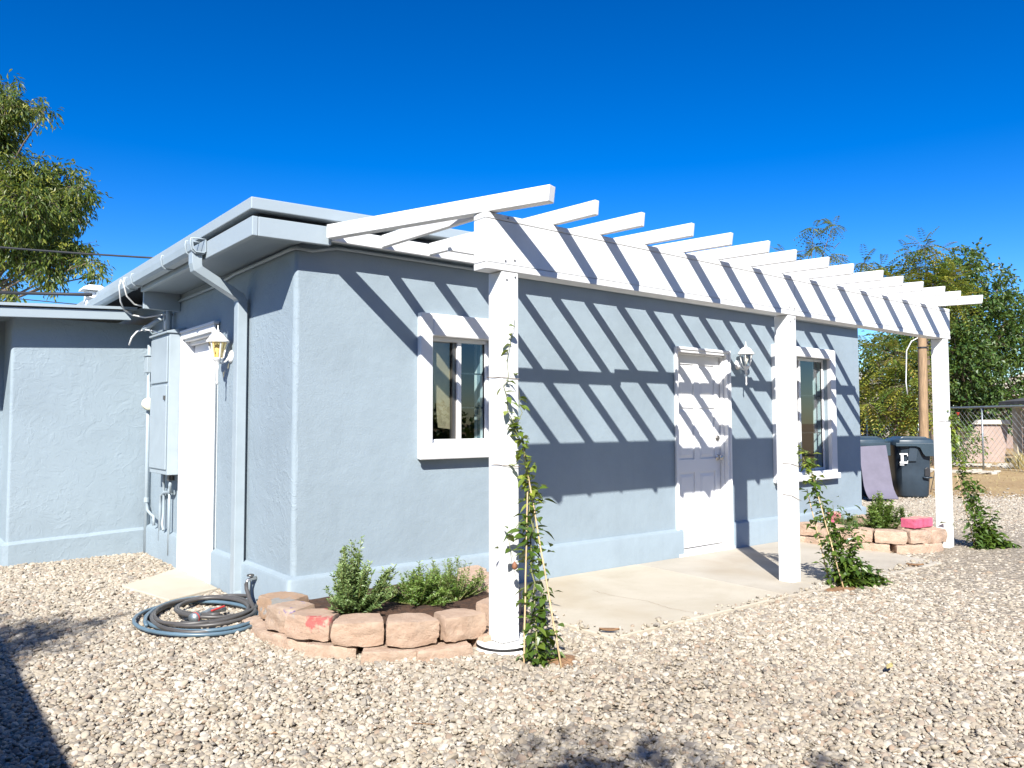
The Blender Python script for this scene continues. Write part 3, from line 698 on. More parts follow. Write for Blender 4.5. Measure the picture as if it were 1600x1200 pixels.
def cable(name, pts, r, mat, label, group=None):
    o = put(name, MB().tube(pts, r, 6), mat, smooth=True, origin=pts[0]); tag(o, label, 'cable', group); return o
def sag(a, b, s, n=14):
    a, b = Vector(a), Vector(b); return [a.lerp(b, i/(n-1)) - Vector((0, 0, s*4*(i/(n-1))*(1-i/(n-1)))) for i in range(n)]
cable('hanging_cable', [(-0.49, 3.02, 2.80), (-0.50, 3.05, 2.74), (-0.47, 3.12, 2.60), (-0.42, 3.2, 2.53), (-0.33, 3.25, 2.49), (-0.22, 3.2, 2.47), (-0.05, 3.0, 2.50)], 0.008, 'cable_white', 'white cable looping down from the gutter end, outer loop of the two', 'white cables under the gutter')
cable('hanging_cable', [(-0.49, 2.88, 2.80), (-0.50, 2.88, 2.75), (-0.46, 2.92, 2.63), (-0.38, 2.96, 2.56), (-0.25, 3.0, 2.55), (-0.10, 3.0, 2.57), (-0.03, 2.9, 2.58)], 0.008, 'cable_white', 'white cable hanging below the gutter straps, the nearer loop of the two', 'white cables under the gutter')
cable('overhead_wire', sag((-9, 15.5, 4.6), (-0.46, 4.60, 2.86), 0.25), 0.020, 'cable_black', 'thick black service cable running to the gutter end above the wing roof', 'overhead wires')
cable('overhead_wire', sag((-9.5, 15.0, 4.15), (-0.30, 5.4, 2.83), 0.15), 0.014, 'cable_black', 'lower black wire skimming the wing roof edge', 'overhead wires')
cable('overhead_wire', sag((-6, 9.6, 4.35), (0.6, 4.2, 3.33), 0.15), 0.012, 'cable_black', 'black wire crossing the sky from the left tree to the house roof', 'overhead wires')
cable('overhead_wire', sag((-12, 19, 5.8), (2.0, 11, 3.60), 0.3), 0.010, 'cable_black', 'thinnest far wire crossing the sky behind the left tree', 'overhead wires')

vent = thing('roof_vent', 'small white louvred vent standing on the wing roof at the gutter end', 'vent', (-0.41, 4.78, 2.62))
put('housing', MB().box(-0.49, -0.33, 4.70, 4.86, 2.60, 2.92), 'white_metal', vent, bevel=0.006)
put('cap', MB().prism([(-0.54, 2.925), (-0.53, 2.955), (-0.47, 2.985), (-0.35, 2.985), (-0.29, 2.955), (-0.28, 2.925)], 4.65, 4.91, 'y'), 'white_metal', vent, bevel=0.004)
for k in range(3):
    put('louvre', MB().beam((-0.50, 4.694, 2.70+0.075*k), (-0.32, 4.694, 2.70+0.075*k), 0.035, 0.008, up=(0, -0.6, 0.8)), 'white_metal', vent)

# ------------------------------------------------------------------ pergola
pg = thing('pergola', 'white painted timber pergola along the front wall with three posts and many rafters', 'pergola', (4.0, -1.43, 0))
PX = [(0.70, 0.834), (3.905, 4.035), (7.10, 7.235)]
posts = []
for i, (a, b) in enumerate(PX):
    zb = gz(a) + (0.06 if i == 0 else 0.02)
    posts.append(put('post', MB().box(a, b, -1.497, -1.36, zb, 2.338), 'white_wood', pg, bevel=0.006))
cx, cy = 0.767, -1.43
col = put('post_collar', MB().lathe([(0.172, -0.06), (0.172, 0.055), (0.168, 0.062), (0.150, 0.062), (0.146, 0.050), (0.02, 0.048)], (cx, cy, 0), 40), 'white_metal', posts[0], auto=40)
put('collar_band', MB().lathe([(0.1735, 0.028), (0.1745, 0.030), (0.1745, 0.042), (0.1735, 0.044)], (cx, cy, 0), 40), 'black_rubber', posts[0], auto=40)
put('post_footing', MB().lathe([(0.165, -0.1), (0.160, 0.0), (0.15, 0.012)], (PX[1][0]+0.065, cy, gz(4)+0.012), 24), 'concrete_grey', posts[1], auto=40)
put('post_footing', MB().lathe([(0.165, -0.1), (0.160, 0.0), (0.15, 0.012)], (PX[2][0]+0.067, cy, gz(8)+0.012), 24), 'concrete_grey', posts[2], auto=40)
BX0, BX1 = 0.575, 7.285
put('beam', MB().box(BX0, BX1, -1.502, -1.372, 2.340, 2.381), 'white_wood', pg, bevel=0.005)
put('beam', MB().box(BX0, 4.02, -1.500, -1.375, 2.384, 2.652), 'white_wood', pg, bevel=0.004)
put('beam', MB().box(4.0225, BX1, -1.500, -1.375, 2.384, 2.652), 'white_wood', pg, bevel=0.004)
put('beam', MB().box(BX0, BX1, -1.502, -1.372, 2.655, 2.692), 'white_wood', pg, bevel=0.005)
rr = random.Random(5)
nh = MB()
for i, (a, b) in enumerate(PX):
    for (u, v) in ((0.2, 2.40), (0.75, 2.41), (0.3, 2.28), (0.8, 2.30), (0.35, 2.67)):
        nh.lathe([(0.007, -0.001), (0.006, -0.003), (0.001, -0.0035)], (a+(b-a)*u, -1.5025 if v > 2.33 else -1.4975, v+rr.uniform(-.01, .01)), 8, 'y')
put('nail', nh, 'dark_nickel', pg, kind='stuff')
tails = [0.714, 1.173, 1.612, 2.082, 2.52, 2.955, 3.405, 3.864, 4.30, 4.785, 5.229, 5.68, 6.121, 6.564, 7.03]
walls = [0.215, 1.06, 1.49, 1.91, 2.33, 2.75, 3.19, 3.62, 4.05, 4.48, 4.91, 5.33, 5.74, 6.16, 6.60]
over = [0.375, 0.35, 0.34, 0.37, 0.375, 0.40, 0.36, 0.38, 0.37, 0.39, 0.37, 0.36, 0.38, 0.36, 0.40]
RZ = 2.6935
def rafter(xa, xb, ya, yb, wd, h, twist=0.0, dz=0.0):
    mb = MB(); d = Vector((xb-xa, yb-ya, 0)).normalized(); s = Vector((d.y, -d.x, 0)) * -1
    # tail sawn slightly off square
    V = []
    for (x, y, z, k) in ((xa, ya, RZ+dz, 0), (xb, yb, RZ, 1)):
        for (i, j) in ((0, 0), (1, 0), (1, 1), (0, 1)):
            q = Vector((x, y, z)) + s*(wd*i*-1) + Vector((0, 0, h*j)) + (d*(0.012*j) if k else Vector((0, 0, 0))) + s*(twist*j*k)
            V.append(q)
    mb.add(V, [(0, 1, 2, 3), (7, 6, 5, 4), (0, 4, 5, 1), (1, 5, 6, 2), (2, 6, 7, 3), (3, 7, 4, 0)])
    put('rafter', mb, 'white_wood', pg, bevel=0.005)
for k, (xa, xb) in enumerate(zip(walls, tails)):
    # carry the line from the ledger over the beam to the tail
    yb = -1.50 - over[k]; sl = (xb-xa)/(1.50-0.17)
    xt = xb + sl*over[k]*(0.6 if k == 0 else 0.8)
    rafter(xa, xt, -0.166, yb, 0.072 if k == 0 else 0.040, 0.098 if k == 0 else 0.092, rr.uniform(-.004, .004), 0.012 if k == 0 else 0.014)
rafter(0.64, 0.672, -0.166, -1.36, 0.040, 0.092, 0, 0.014)
rafter(7.02, 7.20, -0.166, -1.36, 0.040, 0.092, 0, 0.014)
put('purlin', MB().box(0.80, 2.62, -0.79, -0.752, 2.602, 2.692), 'white_wood', pg, bevel=0.004)
put('purlin', MB().box(2.60, 4.9, -0.749, -0.711, 2.595, 2.685), 'white_wood', pg, bevel=0.004)
put('purlin', MB().box(4.88, 7.25, -0.79, -0.752, 2.602, 2.692), 'white_wood', pg, bevel=0.004)

# ------------------------------------------------------------------ retaining blocks
def block_mesh(w_, d_, h_, seed, name='stone_block'):
    bm = bmesh.new(); bmesh.ops.create_cube(bm, size=1.0)
    bmesh.ops.subdivide_edges(bm, edges=bm.edges[:], cuts=9, use_grid_fill=True)
    r = random.Random(seed); off = Vector((seed*3.7, seed*1.3, 0))
    for v in bm.verts:
        x, y, z = v.co
        t = 0.5 - y                                      # 1 at the outside face (-y), 0 at the back
        wx = w_*(0.74 + 0.26*t)
        # round the edges like a tumbled split-face block
        p = Vector((x*2, y*2, z*2)); m = max(abs(p.x), abs(p.y), abs(p.z)); q = p.normalized()*1.42
        sr = sorted((abs(p.x), abs(p.y), abs(p.z))); p = p.lerp(q*0.98, min(0.75, 0.22*max(0, sr[1]-0.55)/0.45 + 0.14*max(0, sr[0]-0.5)))
        c = Vector((p.x/2*wx, p.y/2*d_, p.z/2*h_))
        bow = 0.028*(1-(2*x)**2)*max(0, t-0.35)
        c.y -= bow
        nn = noise.noise(c*9+off)*0.016 + abs(noise.noise(c*24+off))*0.014 - 0.004 + noise.noise(c*60+off)*0.006
        k = 1.0 if y < -0.3 else 0.45
        dr = Vector((x, y*1.6, z)).normalized()
        v.co = c + dr*nn*k
    for f in bm.faces: f.smooth = True
    me = bpy.data.meshes.new(name); bm.to_mesh(me); bm.free(); me.materials.append(MATS['block_stone']); me.set_sharp_from_angle(angle=rad(42)); return me
BLK = [block_mesh(0.310, 0.20, 0.142, s) for s in (1, 2, 3, 4, 5)]
BLKL = [block_mesh(0.33, 0.20, 0.14, s) for s in (6, 7, 8)]
def blk(parent, me, x, y, z, ang, tilt=0.0, mat=None, label=None, scale=(1, 1, 1)):
    o = bpy.data.objects.new('stone_block', me); COL.objects.link(o); o.parent = parent
    o.location = Vector((x, y, z)) - top_of(parent); o.rotation_euler = (tilt, random.uniform(-.05, .05), ang+random.uniform(-.06, .06)); o.scale = (random.uniform(.94, 1.06), random.uniform(.95, 1.08), random.uniform(.92, 1.05))
    if mat:
        o.material_slots[0].link = 'OBJECT'; o.material_slots[0].material = MATS[mat]
    tag(o, label); return o
def along(path, step, start=0.0):
    P = [Vector((*p, 0)) for p in path]; seg = []; L = 0
    for a, b in zip(P, P[1:]): seg.append((L, a, b)); L += (b-a).length
    out = []; s = start
    while s < L:
        for l0, a, b in reversed(seg):
            if s >= l0:
                d = (b-a).normalized(); out.append((a + d*(s-l0), d)); break
        s += step
    return out
p1 = thing('planter', 'curved planter of salmon stone blocks with dark soil at the house corner', 'planter', (0.5, -0.6, 0))
# outside-face path, walked anticlockwise from the house corner round to the patio
TOP1 = [(-0.10, -0.13, -1.25), (-0.175, -0.42, -1.40), (-0.135, -0.70, -0.98), (0.01, -0.98, -0.60), (0.245, -1.17, -0.34), (0.53, -1.255, -0.02), (0.93, -1.15, 0.42), (1.17, -0.93, 0.85), (1.30, -0.64, 1.25), (1.36, -0.33, 1.45), (1.45, -0.14, 1.2)]
mats1 = ['block_stone_grey', 'block_stone_purple', 'block_stone_red', None, None, None, None, None, None, None, None]
labs1 = ['block with grey paint smears', 'block with purple paint splashes', 'block with red paint smears', None, None, None, None, None, None, None, None]
for k, (x, y, a) in enumerate(TOP1):
    blk(p1, BLK[k % 5], x, y, 0.153, a, random.uniform(-.05, .03), mats1[k], labs1[k])
LOW1 = [(-0.14, -0.02, -1.2), (-0.17, -0.28, -1.45), (-0.165, -0.57, -1.15), (-0.085, -0.86, -0.75), (0.13, -1.11, -0.45), (0.40, -1.245, -0.2), (0.75, -1.22, 0.2), (1.07, -1.06, 0.62), (1.27, -0.78, 1.1), (1.38, -0.48, 1.4)]
for k, (x, y, a) in enumerate(LOW1):
    o_ = random.uniform(0.02, 0.06); blk(p1, BLKL[k % 3], x+o_*math.cos(a-math.pi/2), y+o_*math.sin(a-math.pi/2), 0.008-0.022*random.random(), a, random.uniform(-.16, .04))
def soil(parent, poly, z, mat='soil', amp=0.03):
    bm = bmesh.new(); vs = [bm.verts.new((x, y, z)) for x, y in poly]; bm.faces.new(vs)
    bmesh.ops.triangulate(bm, faces=bm.faces); bmesh.ops.subdivide_edges(bm, edges=bm.edges[:], cuts=9, use_grid_fill=True)
    o = top_of(parent)
    for v in bm.verts:
        q = v.co.copy(); v.co.z += amp*(noise.noise(q*4)+0.6*noise.noise(q*13)+0.3*noise.noise(q*34)); v.co -= o
    for f in bm.faces: f.smooth = True
    me = bpy.data.meshes.new('soil'); bm.to_mesh(me); bm.free(); me.materials.append(MATS[mat])
    ob = bpy.data.objects.new('soil', me); COL.objects.link(ob); ob.parent = parent
soil(p1, [(0.0, -0.03), (-0.10, -0.30), (-0.09, -0.62), (0.06, -0.92), (0.27, -1.10), (0.55, -1.17), (0.88, -1.07), (1.10, -0.88), (1.24, -0.6), (1.32, -0.05)], 0.165)

p2 = thing('planter', 'low planter of salmon stone blocks at the far house end beside the patio', 'planter', (6.8, -0.7, gz(7)))
TOP2 = [(6.265, -0.30, -1.50), (6.255, -0.60, -1.55), (6.275, -0.90, -1.5), (6.37, -1.17, -0.95), (6.60, -1.33, -0.35), (6.88, -1.385, -0.03), (7.02, -1.22, 1.0), (7.16, -0.95, 1.2), (7.3, -0.66, 1.25), (7.4, -0.37, 1.4)]
for k, (x, y, a) in enumerate(TOP2):
    blk(p2, BLK[(k+2) % 5], x, y, gz(x)+0.185, a, random.uniform(-.03, .03))
LOW2 = [(6.26, -0.15, -1.5), (6.25, -0.46, -1.55), (6.255, -0.76, -1.5), (6.30, -1.05, -1.2), (6.48, -1.28, -0.6), (6.75, -1.375, -0.15), (7.0, -1.30, 0.6), (7.12, -1.06, 1.1), (7.25, -0.8, 1.2), (7.37, -0.5, 1.4)]
for k, (x, y, a) in enumerate(LOW2):
    blk(p2, BLKL[k % 3], x+0.012*math.cos(a-math.pi/2), y+0.012*math.sin(a-math.pi/2), gz(x)+0.040, a, random.uniform(-.04, .03))
soil(p2, [(6.30, -0.06), (6.33, -0.9), (6.46, -1.12), (6.7, -1.24), (6.92, -1.18), (7.3, -0.5), (7.42, -0.06)], gz(7)+0.175)
def pink_block(loc, rz, sz, label):
    bm = bmesh.new(); bmesh.ops.create_cube(bm, size=1.0)
    for v in bm.verts: v.co = Vector((v.co.x*sz[0], v.co.y*sz[1], (v.co.z+0.5)*sz[2]))
    bmesh.ops.bevel(bm, geom=bm.edges[:], offset=0.008, segments=2, affect='EDGES')
    bmesh.ops.subdivide_edges(bm, edges=bm.edges[:], cuts=2, use_grid_fill=True)
    for v in bm.verts: v.co += Vector((1, 1, 1))*0.004*noise.noise(v.co*30+Vector(loc))
    me = bpy.data.meshes.new('painted_brick'); bm.to_mesh(me); bm.free()
    me.materials.append(MATS['pink_paint']); me.materials.append(MATS['pink_top'])
    for f in me.polygons: f.material_index = 1 if f.normal.z > 0.8 else 0
    o = bpy.data.objects.new('painted_brick', me); COL.objects.link(o); o.location = loc; o.rotation_euler = (0, 0, rz)
    tag(o, label, 'brick', 'loose pink painted bricks')
zt = gz(6.7)+0.262
pink_block((6.70, -1.27, zt), -0.12, (0.155, 0.17, 0.105), 'pink painted brick on the planter rim, left of the pair by the far post')
pink_block((6.885, -1.29, zt), -0.08, (0.195, 0.17, 0.105), 'longer pink painted brick on the planter rim right next to the far post')
pink_block((6.95, -0.22, gz(7)+0.17), 0.5, (0.26, 0.16, 0.15), 'pink painted brick half hidden behind the shrub at the house end')

# ------------------------------------------------------------------ foliage helpers
def leaf(mb, p, d, n, L, W, tone, fold=0.25, quads=2):
    """One pointed leaf: two halves folded along the midrib."""
    d = d.normalized(); s = d.cross(n)
    s = s.normalized() if s.length > 1e-5 else d.orthogonal().normalized()
    n = s.cross(d)
    a = p; m = p + d*L*0.45; b = p + d*L - n*L*0.12
    l_ = m + s*W*0.5 + n*W*fold; r_ = m - s*W*0.5 + n*W*fold
    if quads == 2: mb.add([a, l_, b, r_, m], [(0, 4, 1), (4, 2, 1), (0, 3, 4), (3, 2, 4)], tone)
    else: mb.add([a, l_, b, r_], [(0, 3, 2, 1)], tone)
def rv(r=1.0):
    while True:
        v = Vector((random.uniform(-1, 1), random.uniform(-1, 1), random.uniform(-1, 1)))
        if 0.05 < v.length < 1: return v.normalized()*r
def branchy(mb, start, dir_, length, r0, depth, tips, spread=0.55, droop=0.0, kink=0.18, kids=(3, 4), shrink=0.66, segs=5):
    """Grow one branch as a tapering tube; children leave it along its upper part. Tips collect (point, direction)."""
    pts = [Vector(start)]; d = Vector(dir_).normalized(); rs = [r0]
    for i in range(segs):
        d = (d + rv(kink) + Vector((0, 0, -droop*(i+1)/segs))).normalized(); pts.append(pts[-1]+d*length/segs); rs.append(r0*(1-0.62*(i+1)/segs))
    mb.tube(pts, rs, 6 if r0 > 0.02 else 4, cap=False)
    if depth <= 0:
        for i in range(1, len(pts)): tips.append((pts[i], (pts[i]-pts[i-1]).normalized()))
        return
    n = random.randint(*kids)
    for k in range(n):
        f = 0.35+0.65*(k+random.random()*0.8)/n; i = min(segs-1, int(f*segs)); q = pts[i].lerp(pts[i+1], f*segs-i)
        dd = (d + rv(spread*1.4)).normalized()
        branchy(mb, q, dd, length*shrink*random.uniform(0.8, 1.15), rs[i]*0.62, depth-1, tips, spread, droop, kink, kids, shrink, segs)
    branchy(mb, pts[-1], d, length*shrink, rs[-1], depth-1, tips, spread, droop, kink, kids, shrink, segs)

# shrubs
def shrub(name, loc, label, h, spread, nstem, mat, lsize, per, seed, spires=5, upright=0.8, cat='shrub', group=None):
    """Woody little bush: a few leading shoots of unequal height, each with side twigs set with small leaves."""
    random.seed(seed); t = thing(name, label, cat, loc, group); st = MB(); lf = MB(); L = Vector(loc)
    lead = []
    for k in range(spires):
        a = k*2.4+random.random(); q = (k/max(1, spires-1))**0.7
        lead.append((Vector((math.cos(a), math.sin(a), 0))*spread*0.5*q, h*(1.0-0.45*q*random.uniform(0.4, 1.3))))
    for k in range(nstem):
        off, hh = random.choice(lead); a = random.uniform(0, 6.28); f = random.random()
        tip = off + Vector((math.cos(a), math.sin(a), 0))*spread*0.26*random.random()*(1.15-0.8*f) + Vector((0, 0, hh*(0.25+0.75*f)*random.uniform(0.85, 1.08)))
        root = Vector((tip.x*0.18, tip.y*0.18, 0)); mid = root.lerp(tip, 0.5) + Vector((tip.x-root.x, tip.y-root.y, 0))*(0.25*(1-upright))+rv(0.02)
        n = 8; pts = [L+(root.lerp(mid, i/n)).lerp(mid.lerp(tip, i/n), i/n) for i in range(n+1)]
        st.tube(pts, [0.0032*(1-0.75*i/n)+0.0005 for i in range(n+1)], 4, cap=False)
        for i in range(2, n+1):
            for j in range(per):
                p = pts[i-1].lerp(pts[i], random.random()); aa = random.uniform(0, 6.28)
                dd = Vector((math.cos(aa), math.sin(aa), random.uniform(0.2, 1.3))).normalized()
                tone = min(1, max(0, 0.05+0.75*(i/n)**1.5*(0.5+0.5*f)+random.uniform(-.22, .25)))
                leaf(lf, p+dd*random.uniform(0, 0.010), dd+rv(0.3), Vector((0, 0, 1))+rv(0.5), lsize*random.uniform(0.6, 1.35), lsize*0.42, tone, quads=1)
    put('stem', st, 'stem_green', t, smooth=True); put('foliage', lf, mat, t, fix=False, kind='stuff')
    return t
shrub('sage_bush', (0.13, -0.69, 0.15), 'upright pale green bush with several spires, left one in the corner planter', 0.52, 0.44, 150, 'leaf_sage', 0.028, 9, 21, 6, 0.9)
shrub('mint_bush', (0.62, -0.68, 0.16), 'low spreading bright green bush in the planter middle next to the upright bush', 0.30, 0.50, 120, 'leaf_mint', 0.023, 7, 22, 8, 0.3)
shrub('mint_bush', (0.90, -0.72, 0.16), 'low wiry green bush in the corner planter just left of the first post', 0.33, 0.46, 90, 'leaf_mint', 0.020, 6, 23, 7, 0.3)
shrub('rosemary_bush', (6.80, -0.86, gz(7)+0.16), 'dense dark green upright bush in the far planter in front of the bins', 0.52, 0.40, 110, 'leaf_mint', 0.034, 9, 24, 5, 0.8)
shrub('ground_weed', (6.62, -0.52, gz(7)+0.17), 'thin low weeds in the far planter against the house wall', 0.24, 0.6, 60, 'leaf_sage', 0.024, 4, 25, 8, 0.5, 'weed')
shrub('rosemary_bush', (7.15, -0.95, gz(7)+0.12), 'small shaded bush at the right back of the far planter', 0.40, 0.3, 44, 'leaf_dark', 0.034, 8, 26, 4, 0.6)

# ------------------------------------------------------------------ climbing vines on the posts
def leaf_obj_mesh(seed):
    random.seed(seed); mb = MB(); L, W = 1.0, 0.50
    prof = [(0, 0.0), (0.15, 0.55), (0.38, 1.0), (0.62, 0.86), (0.82, 0.45), (1.0, 0.0)]
    V = []; F = []
    for i, (t, w_) in enumerate(prof):
        z = -0.16*t*t; V += [(t*L, -W/2*w_, z+0.10*w_), (t*L, 0, z), (t*L, W/2*w_, z+0.10*w_)]
    for i in range(len(prof)-1):
        F += [(i*3, (i+1)*3, (i+1)*3+1, i*3+1), (i*3+1, (i+1)*3+1, (i+1)*3+2, i*3+2)]
    mb.add(V, F, (0.15, 0.4, 0.62, 0.95)[seed % 4]); me = mb.mesh('leaf', smooth=True, fix=False); me.materials.append(MATS['leaf_vine']); return me
LEAFM = [leaf_obj_mesh(k) for k in range(4)]
def vine(loc, label, paths, dens, singles, seed, lsize, base_bush=0, bush_dir=(1, 0), clear=None, fat=0.085):
    random.seed(seed); t = thing('climbing_vine', label, 'vine', loc, 'flowering vines climbing the pergola posts')
    L = Vector(loc); st = MB(); lf = MB(); spots = []
    for path, r, d in paths:
        P = [Vector(p) for p in path]; pts = []
        for a, b in zip(P, P[1:]):
            n = max(2, int((b-a).length/0.05))
            for i in range(n): pts.append(a.lerp(b, i/n)+rv(0.012))
        pts.append(P[-1]); st.tube(pts, [r*(1-0.6*i/len(pts)) for i in range(len(pts))], 5, cap=False)
        for i in range(len(pts)-1):
            h = (pts[i].z-L.z)
            k = d(h) if callable(d) else d
            for j in range(int(k) + (random.random() < k-int(k))):
                spots.append((pts[i]+rv((fat if h < 0.7 else 0.085) if h < 1.2 else 0.045)*random.random(), h))
    for k in range(base_bush):
        a = random.uniform(0, 6.28); q = random.random()
        o = L + Vector((bush_dir[0]*q*0.30, bush_dir[1]*q*0.30, 0)) + Vector((math.cos(a), math.sin(a), 0))*0.12*random.random() + Vector((0, 0, random.uniform(0.01, 0.30)*(1-0.8*q)))
        spots.append((o, 0.1))
    if clear: spots = [s for s in spots if clear(s[0])]
    random.shuffle(spots)
    for i, (p, h) in enumerate(spots):
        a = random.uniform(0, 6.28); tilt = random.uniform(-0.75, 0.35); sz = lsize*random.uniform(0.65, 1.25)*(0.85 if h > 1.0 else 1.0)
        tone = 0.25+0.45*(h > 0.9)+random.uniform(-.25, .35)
        if i < singles:
            o = bpy.data.objects.new('leaf', LEAFM[min(3, max(0, int(tone*4)))]); COL.objects.link(o); o.parent = t
            o.location = p-L; o.rotation_euler = (random.uniform(-.6, .6), -tilt, a); o.scale = (sz, sz, sz)
        else:
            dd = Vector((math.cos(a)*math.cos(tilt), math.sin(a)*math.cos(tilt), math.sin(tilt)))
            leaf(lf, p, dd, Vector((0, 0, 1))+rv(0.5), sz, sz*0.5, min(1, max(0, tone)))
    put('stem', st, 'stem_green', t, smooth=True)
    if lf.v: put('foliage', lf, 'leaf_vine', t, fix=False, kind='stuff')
    return t
def ties(t, pts_list):
    for pts in pts_list: put('tie', MB().tube(pts, 0.002, 4), 'stem_brown', t)
off1 = lambda p: not (0.70 < p.x < 0.834 and -1.49 < p.y < -1.36)
v1 = vine((0.72, -1.82, 0.0), 'leafy vine on bamboo stakes climbing the nearest, left pergola post',
     [([(0.70, -1.82, 0), (0.74, -1.76, 0.25), (0.77, -1.70, 0.5), (0.80, -1.66, 0.75), (0.84, -1.60, 1.0), (0.835, -1.56, 1.2), (0.80, -1.53, 1.35), (0.74, -1.52, 1.42)], 0.006, lambda h: 9 if h < 0.4 else (4.5 if h < 0.55 else 8)),
      ([(0.74, -1.84, 0), (0.80, -1.76, 0.3), (0.83, -1.68, 0.62), (0.85, -1.60, 0.95), (0.83, -1.55, 1.2)], 0.004, lambda h: 4.5),
      ([(0.80, -1.53, 1.3), (0.735, -1.515, 1.45), (0.715, -1.512, 1.62), (0.75, -1.512, 1.70), (0.735, -1.512, 1.84), (0.775, -1.51, 1.93), (0.79, -1.51, 2.05)], 0.003, 2.3),
      ([(0.80, -1.52, 1.35), (0.85, -1.50, 1.45), (0.85, -1.48, 1.60)], 0.003, 1.6),
      ([(0.78, -1.68, 0.75), (0.72, -1.62, 0.80), (0.68, -1.60, 0.70), (0.69, -1.62, 0.58)], 0.003, 1.5)],
     0, 300, 31, 0.078, 60, (0.3, 0.3), off1)
put('flower', MB().lathe([(0.003, 0.0), (0.014, -0.015), (0.018, -0.032), (0.012, -0.045), (0.002, -0.05)], (0.69, -1.63, 0.57), 8), 'dead_brown', v1, smooth=True)
ties(v1, [[(0.69, -1.36, 1.68), (0.70, -1.502, 1.675), (0.84, -1.502, 1.668)], [(0.69, -1.40, 1.14), (0.697, -1.503, 1.135), (0.84, -1.51, 1.12)]])
off2 = lambda p: not (3.905 < p.x < 4.035 and -1.49 < p.y < -1.36)
def vpath(x, y, zt, r=0.005): return ([(x, y, gz(x)+0.0), (x-0.02, y+0.10, 0.35), (x-0.03, y+0.2, 0.7), (x-0.03, y+0.27, 1.0), (x-0.02, y+0.3, zt)], r)
v2 = vine((4.17, -1.78, gz(4)+0.01), 'thick leafy vine with trailing base at the middle pergola post',
     [([(4.15, -1.76, 0), (4.16, -1.72, 0.35), (4.15, -1.66, 0.62), (4.10, -1.58, 0.9), (4.06, -1.53, 1.08), (4.05, -1.51, 1.22)], 0.006, lambda h: 13 if h < 0.55 else 14),
      ([(4.18, -1.76, 0), (4.24, -1.72, 0.3), (4.27, -1.68, 0.5), (4.30, -1.66, 0.66)], 0.005, 12),
      ([(4.20, -1.80, 0), (4.27, -1.80, 0.25), (4.32, -1.82, 0.45), (4.33, -1.84, 0.58)], 0.004, 12),
      ([(4.22, -1.84, 0), (4.28, -1.80, 0.18), (4.34, -1.82, 0.30), (4.38, -1.86, 0.34)], 0.004, 10),
      ([(4.06, -1.53, 1.0), (4.12, -1.54, 1.08), (4.18, -1.55, 1.04), (4.20, -1.56, 0.92)], 0.003, 3)],
     0, 90, 32, 0.080, 520, (1.15, -0.42), off2, 0.17)
ties(v2, [[(3.90, -1.42, 1.03), (3.904, -1.50, 1.03), (4.05, -1.505, 1.00)], [(3.90, -1.42, 0.76), (3.904, -1.50, 0.755), (4.05, -1.505, 0.70)]])
off3 = lambda p: not (7.10 < p.x < 7.235 and -1.49 < p.y < -1.36)
v3 = vine((7.42, -1.72, gz(8)+0.01), 'bushy vine with a red flower at the farthest, right pergola post',
     [([(7.34, -1.70, -0.06), (7.36, -1.66, 0.4), (7.34, -1.60, 0.7), (7.29, -1.54, 1.0), (7.26, -1.51, 1.25), (7.24, -1.505, 1.52)], 0.006, lambda h: 13 if h < 0.6 else 9.5),
      ([(7.40, -1.72, -0.06), (7.44, -1.70, 0.25), (7.45, -1.66, 0.5), (7.40, -1.62, 0.75)], 0.005, 13),
      ([(7.42, -1.74, -0.06), (7.48, -1.76, 0.22), (7.52, -1.78, 0.40)], 0.004, 12),
      ([(7.24, -1.505, 1.35), (7.20, -1.51, 1.50), (7.16, -1.512, 1.53)], 0.003, 1.5),
      ([(7.24, -1.505, 0.2), (7.18, -1.51, 0.25), (7.15, -1.512, 0.24)], 0.003, 0.7)],
     0, 60, 33, 0.085, 520, (1.15, -0.40), off3, 0.16)
put('flower', MB().lathe([(0.003, 0.0), (0.012, 0.015), (0.018, 0.034), (0.022, 0.038), (0.003, 0.022)], (7.30, -1.55, 1.46), 8), 'flower_red', v3, smooth=True)
ties(v3, [[(7.09, -1.42, 1.40), (7.098, -1.50, 1.40), (7.24, -1.505, 1.40)]])
def stake(a, b, label):
    o = put('bamboo_stake', MB().tube([Vector(a).lerp(Vector(b), i/10) + Vector((0.0015*math.sin(i*2.1), 0, 0)) for i in range(11)], [0.0062-0.002*i/10 for i in range(11)], 7), 'bamboo', smooth=True, origin=a)
    tag(o, label, 'stake', 'bamboo stakes beside the posts')
stake((0.625, -1.79, -0.02), (0.80, -1.62, 0.98), 'short upright bamboo stake left of two at the nearest post')
stake((0.775, -1.95, -0.02), (0.842, -1.512, 1.32), 'long slanted bamboo stake leaning on the nearest post')
stake((4.09, -1.86, -0.03), (4.12, -1.56, 0.98), 'bamboo stake inside the vine at the middle post')
stake((4.16, -1.70, -0.03), (4.10, -1.53, 0.80), 'thin second bamboo stake behind the vine at the middle post')
stake((7.36, -1.68, -0.07), (7.29, -1.52, 0.80), 'bamboo stake inside the vine at the far right post')

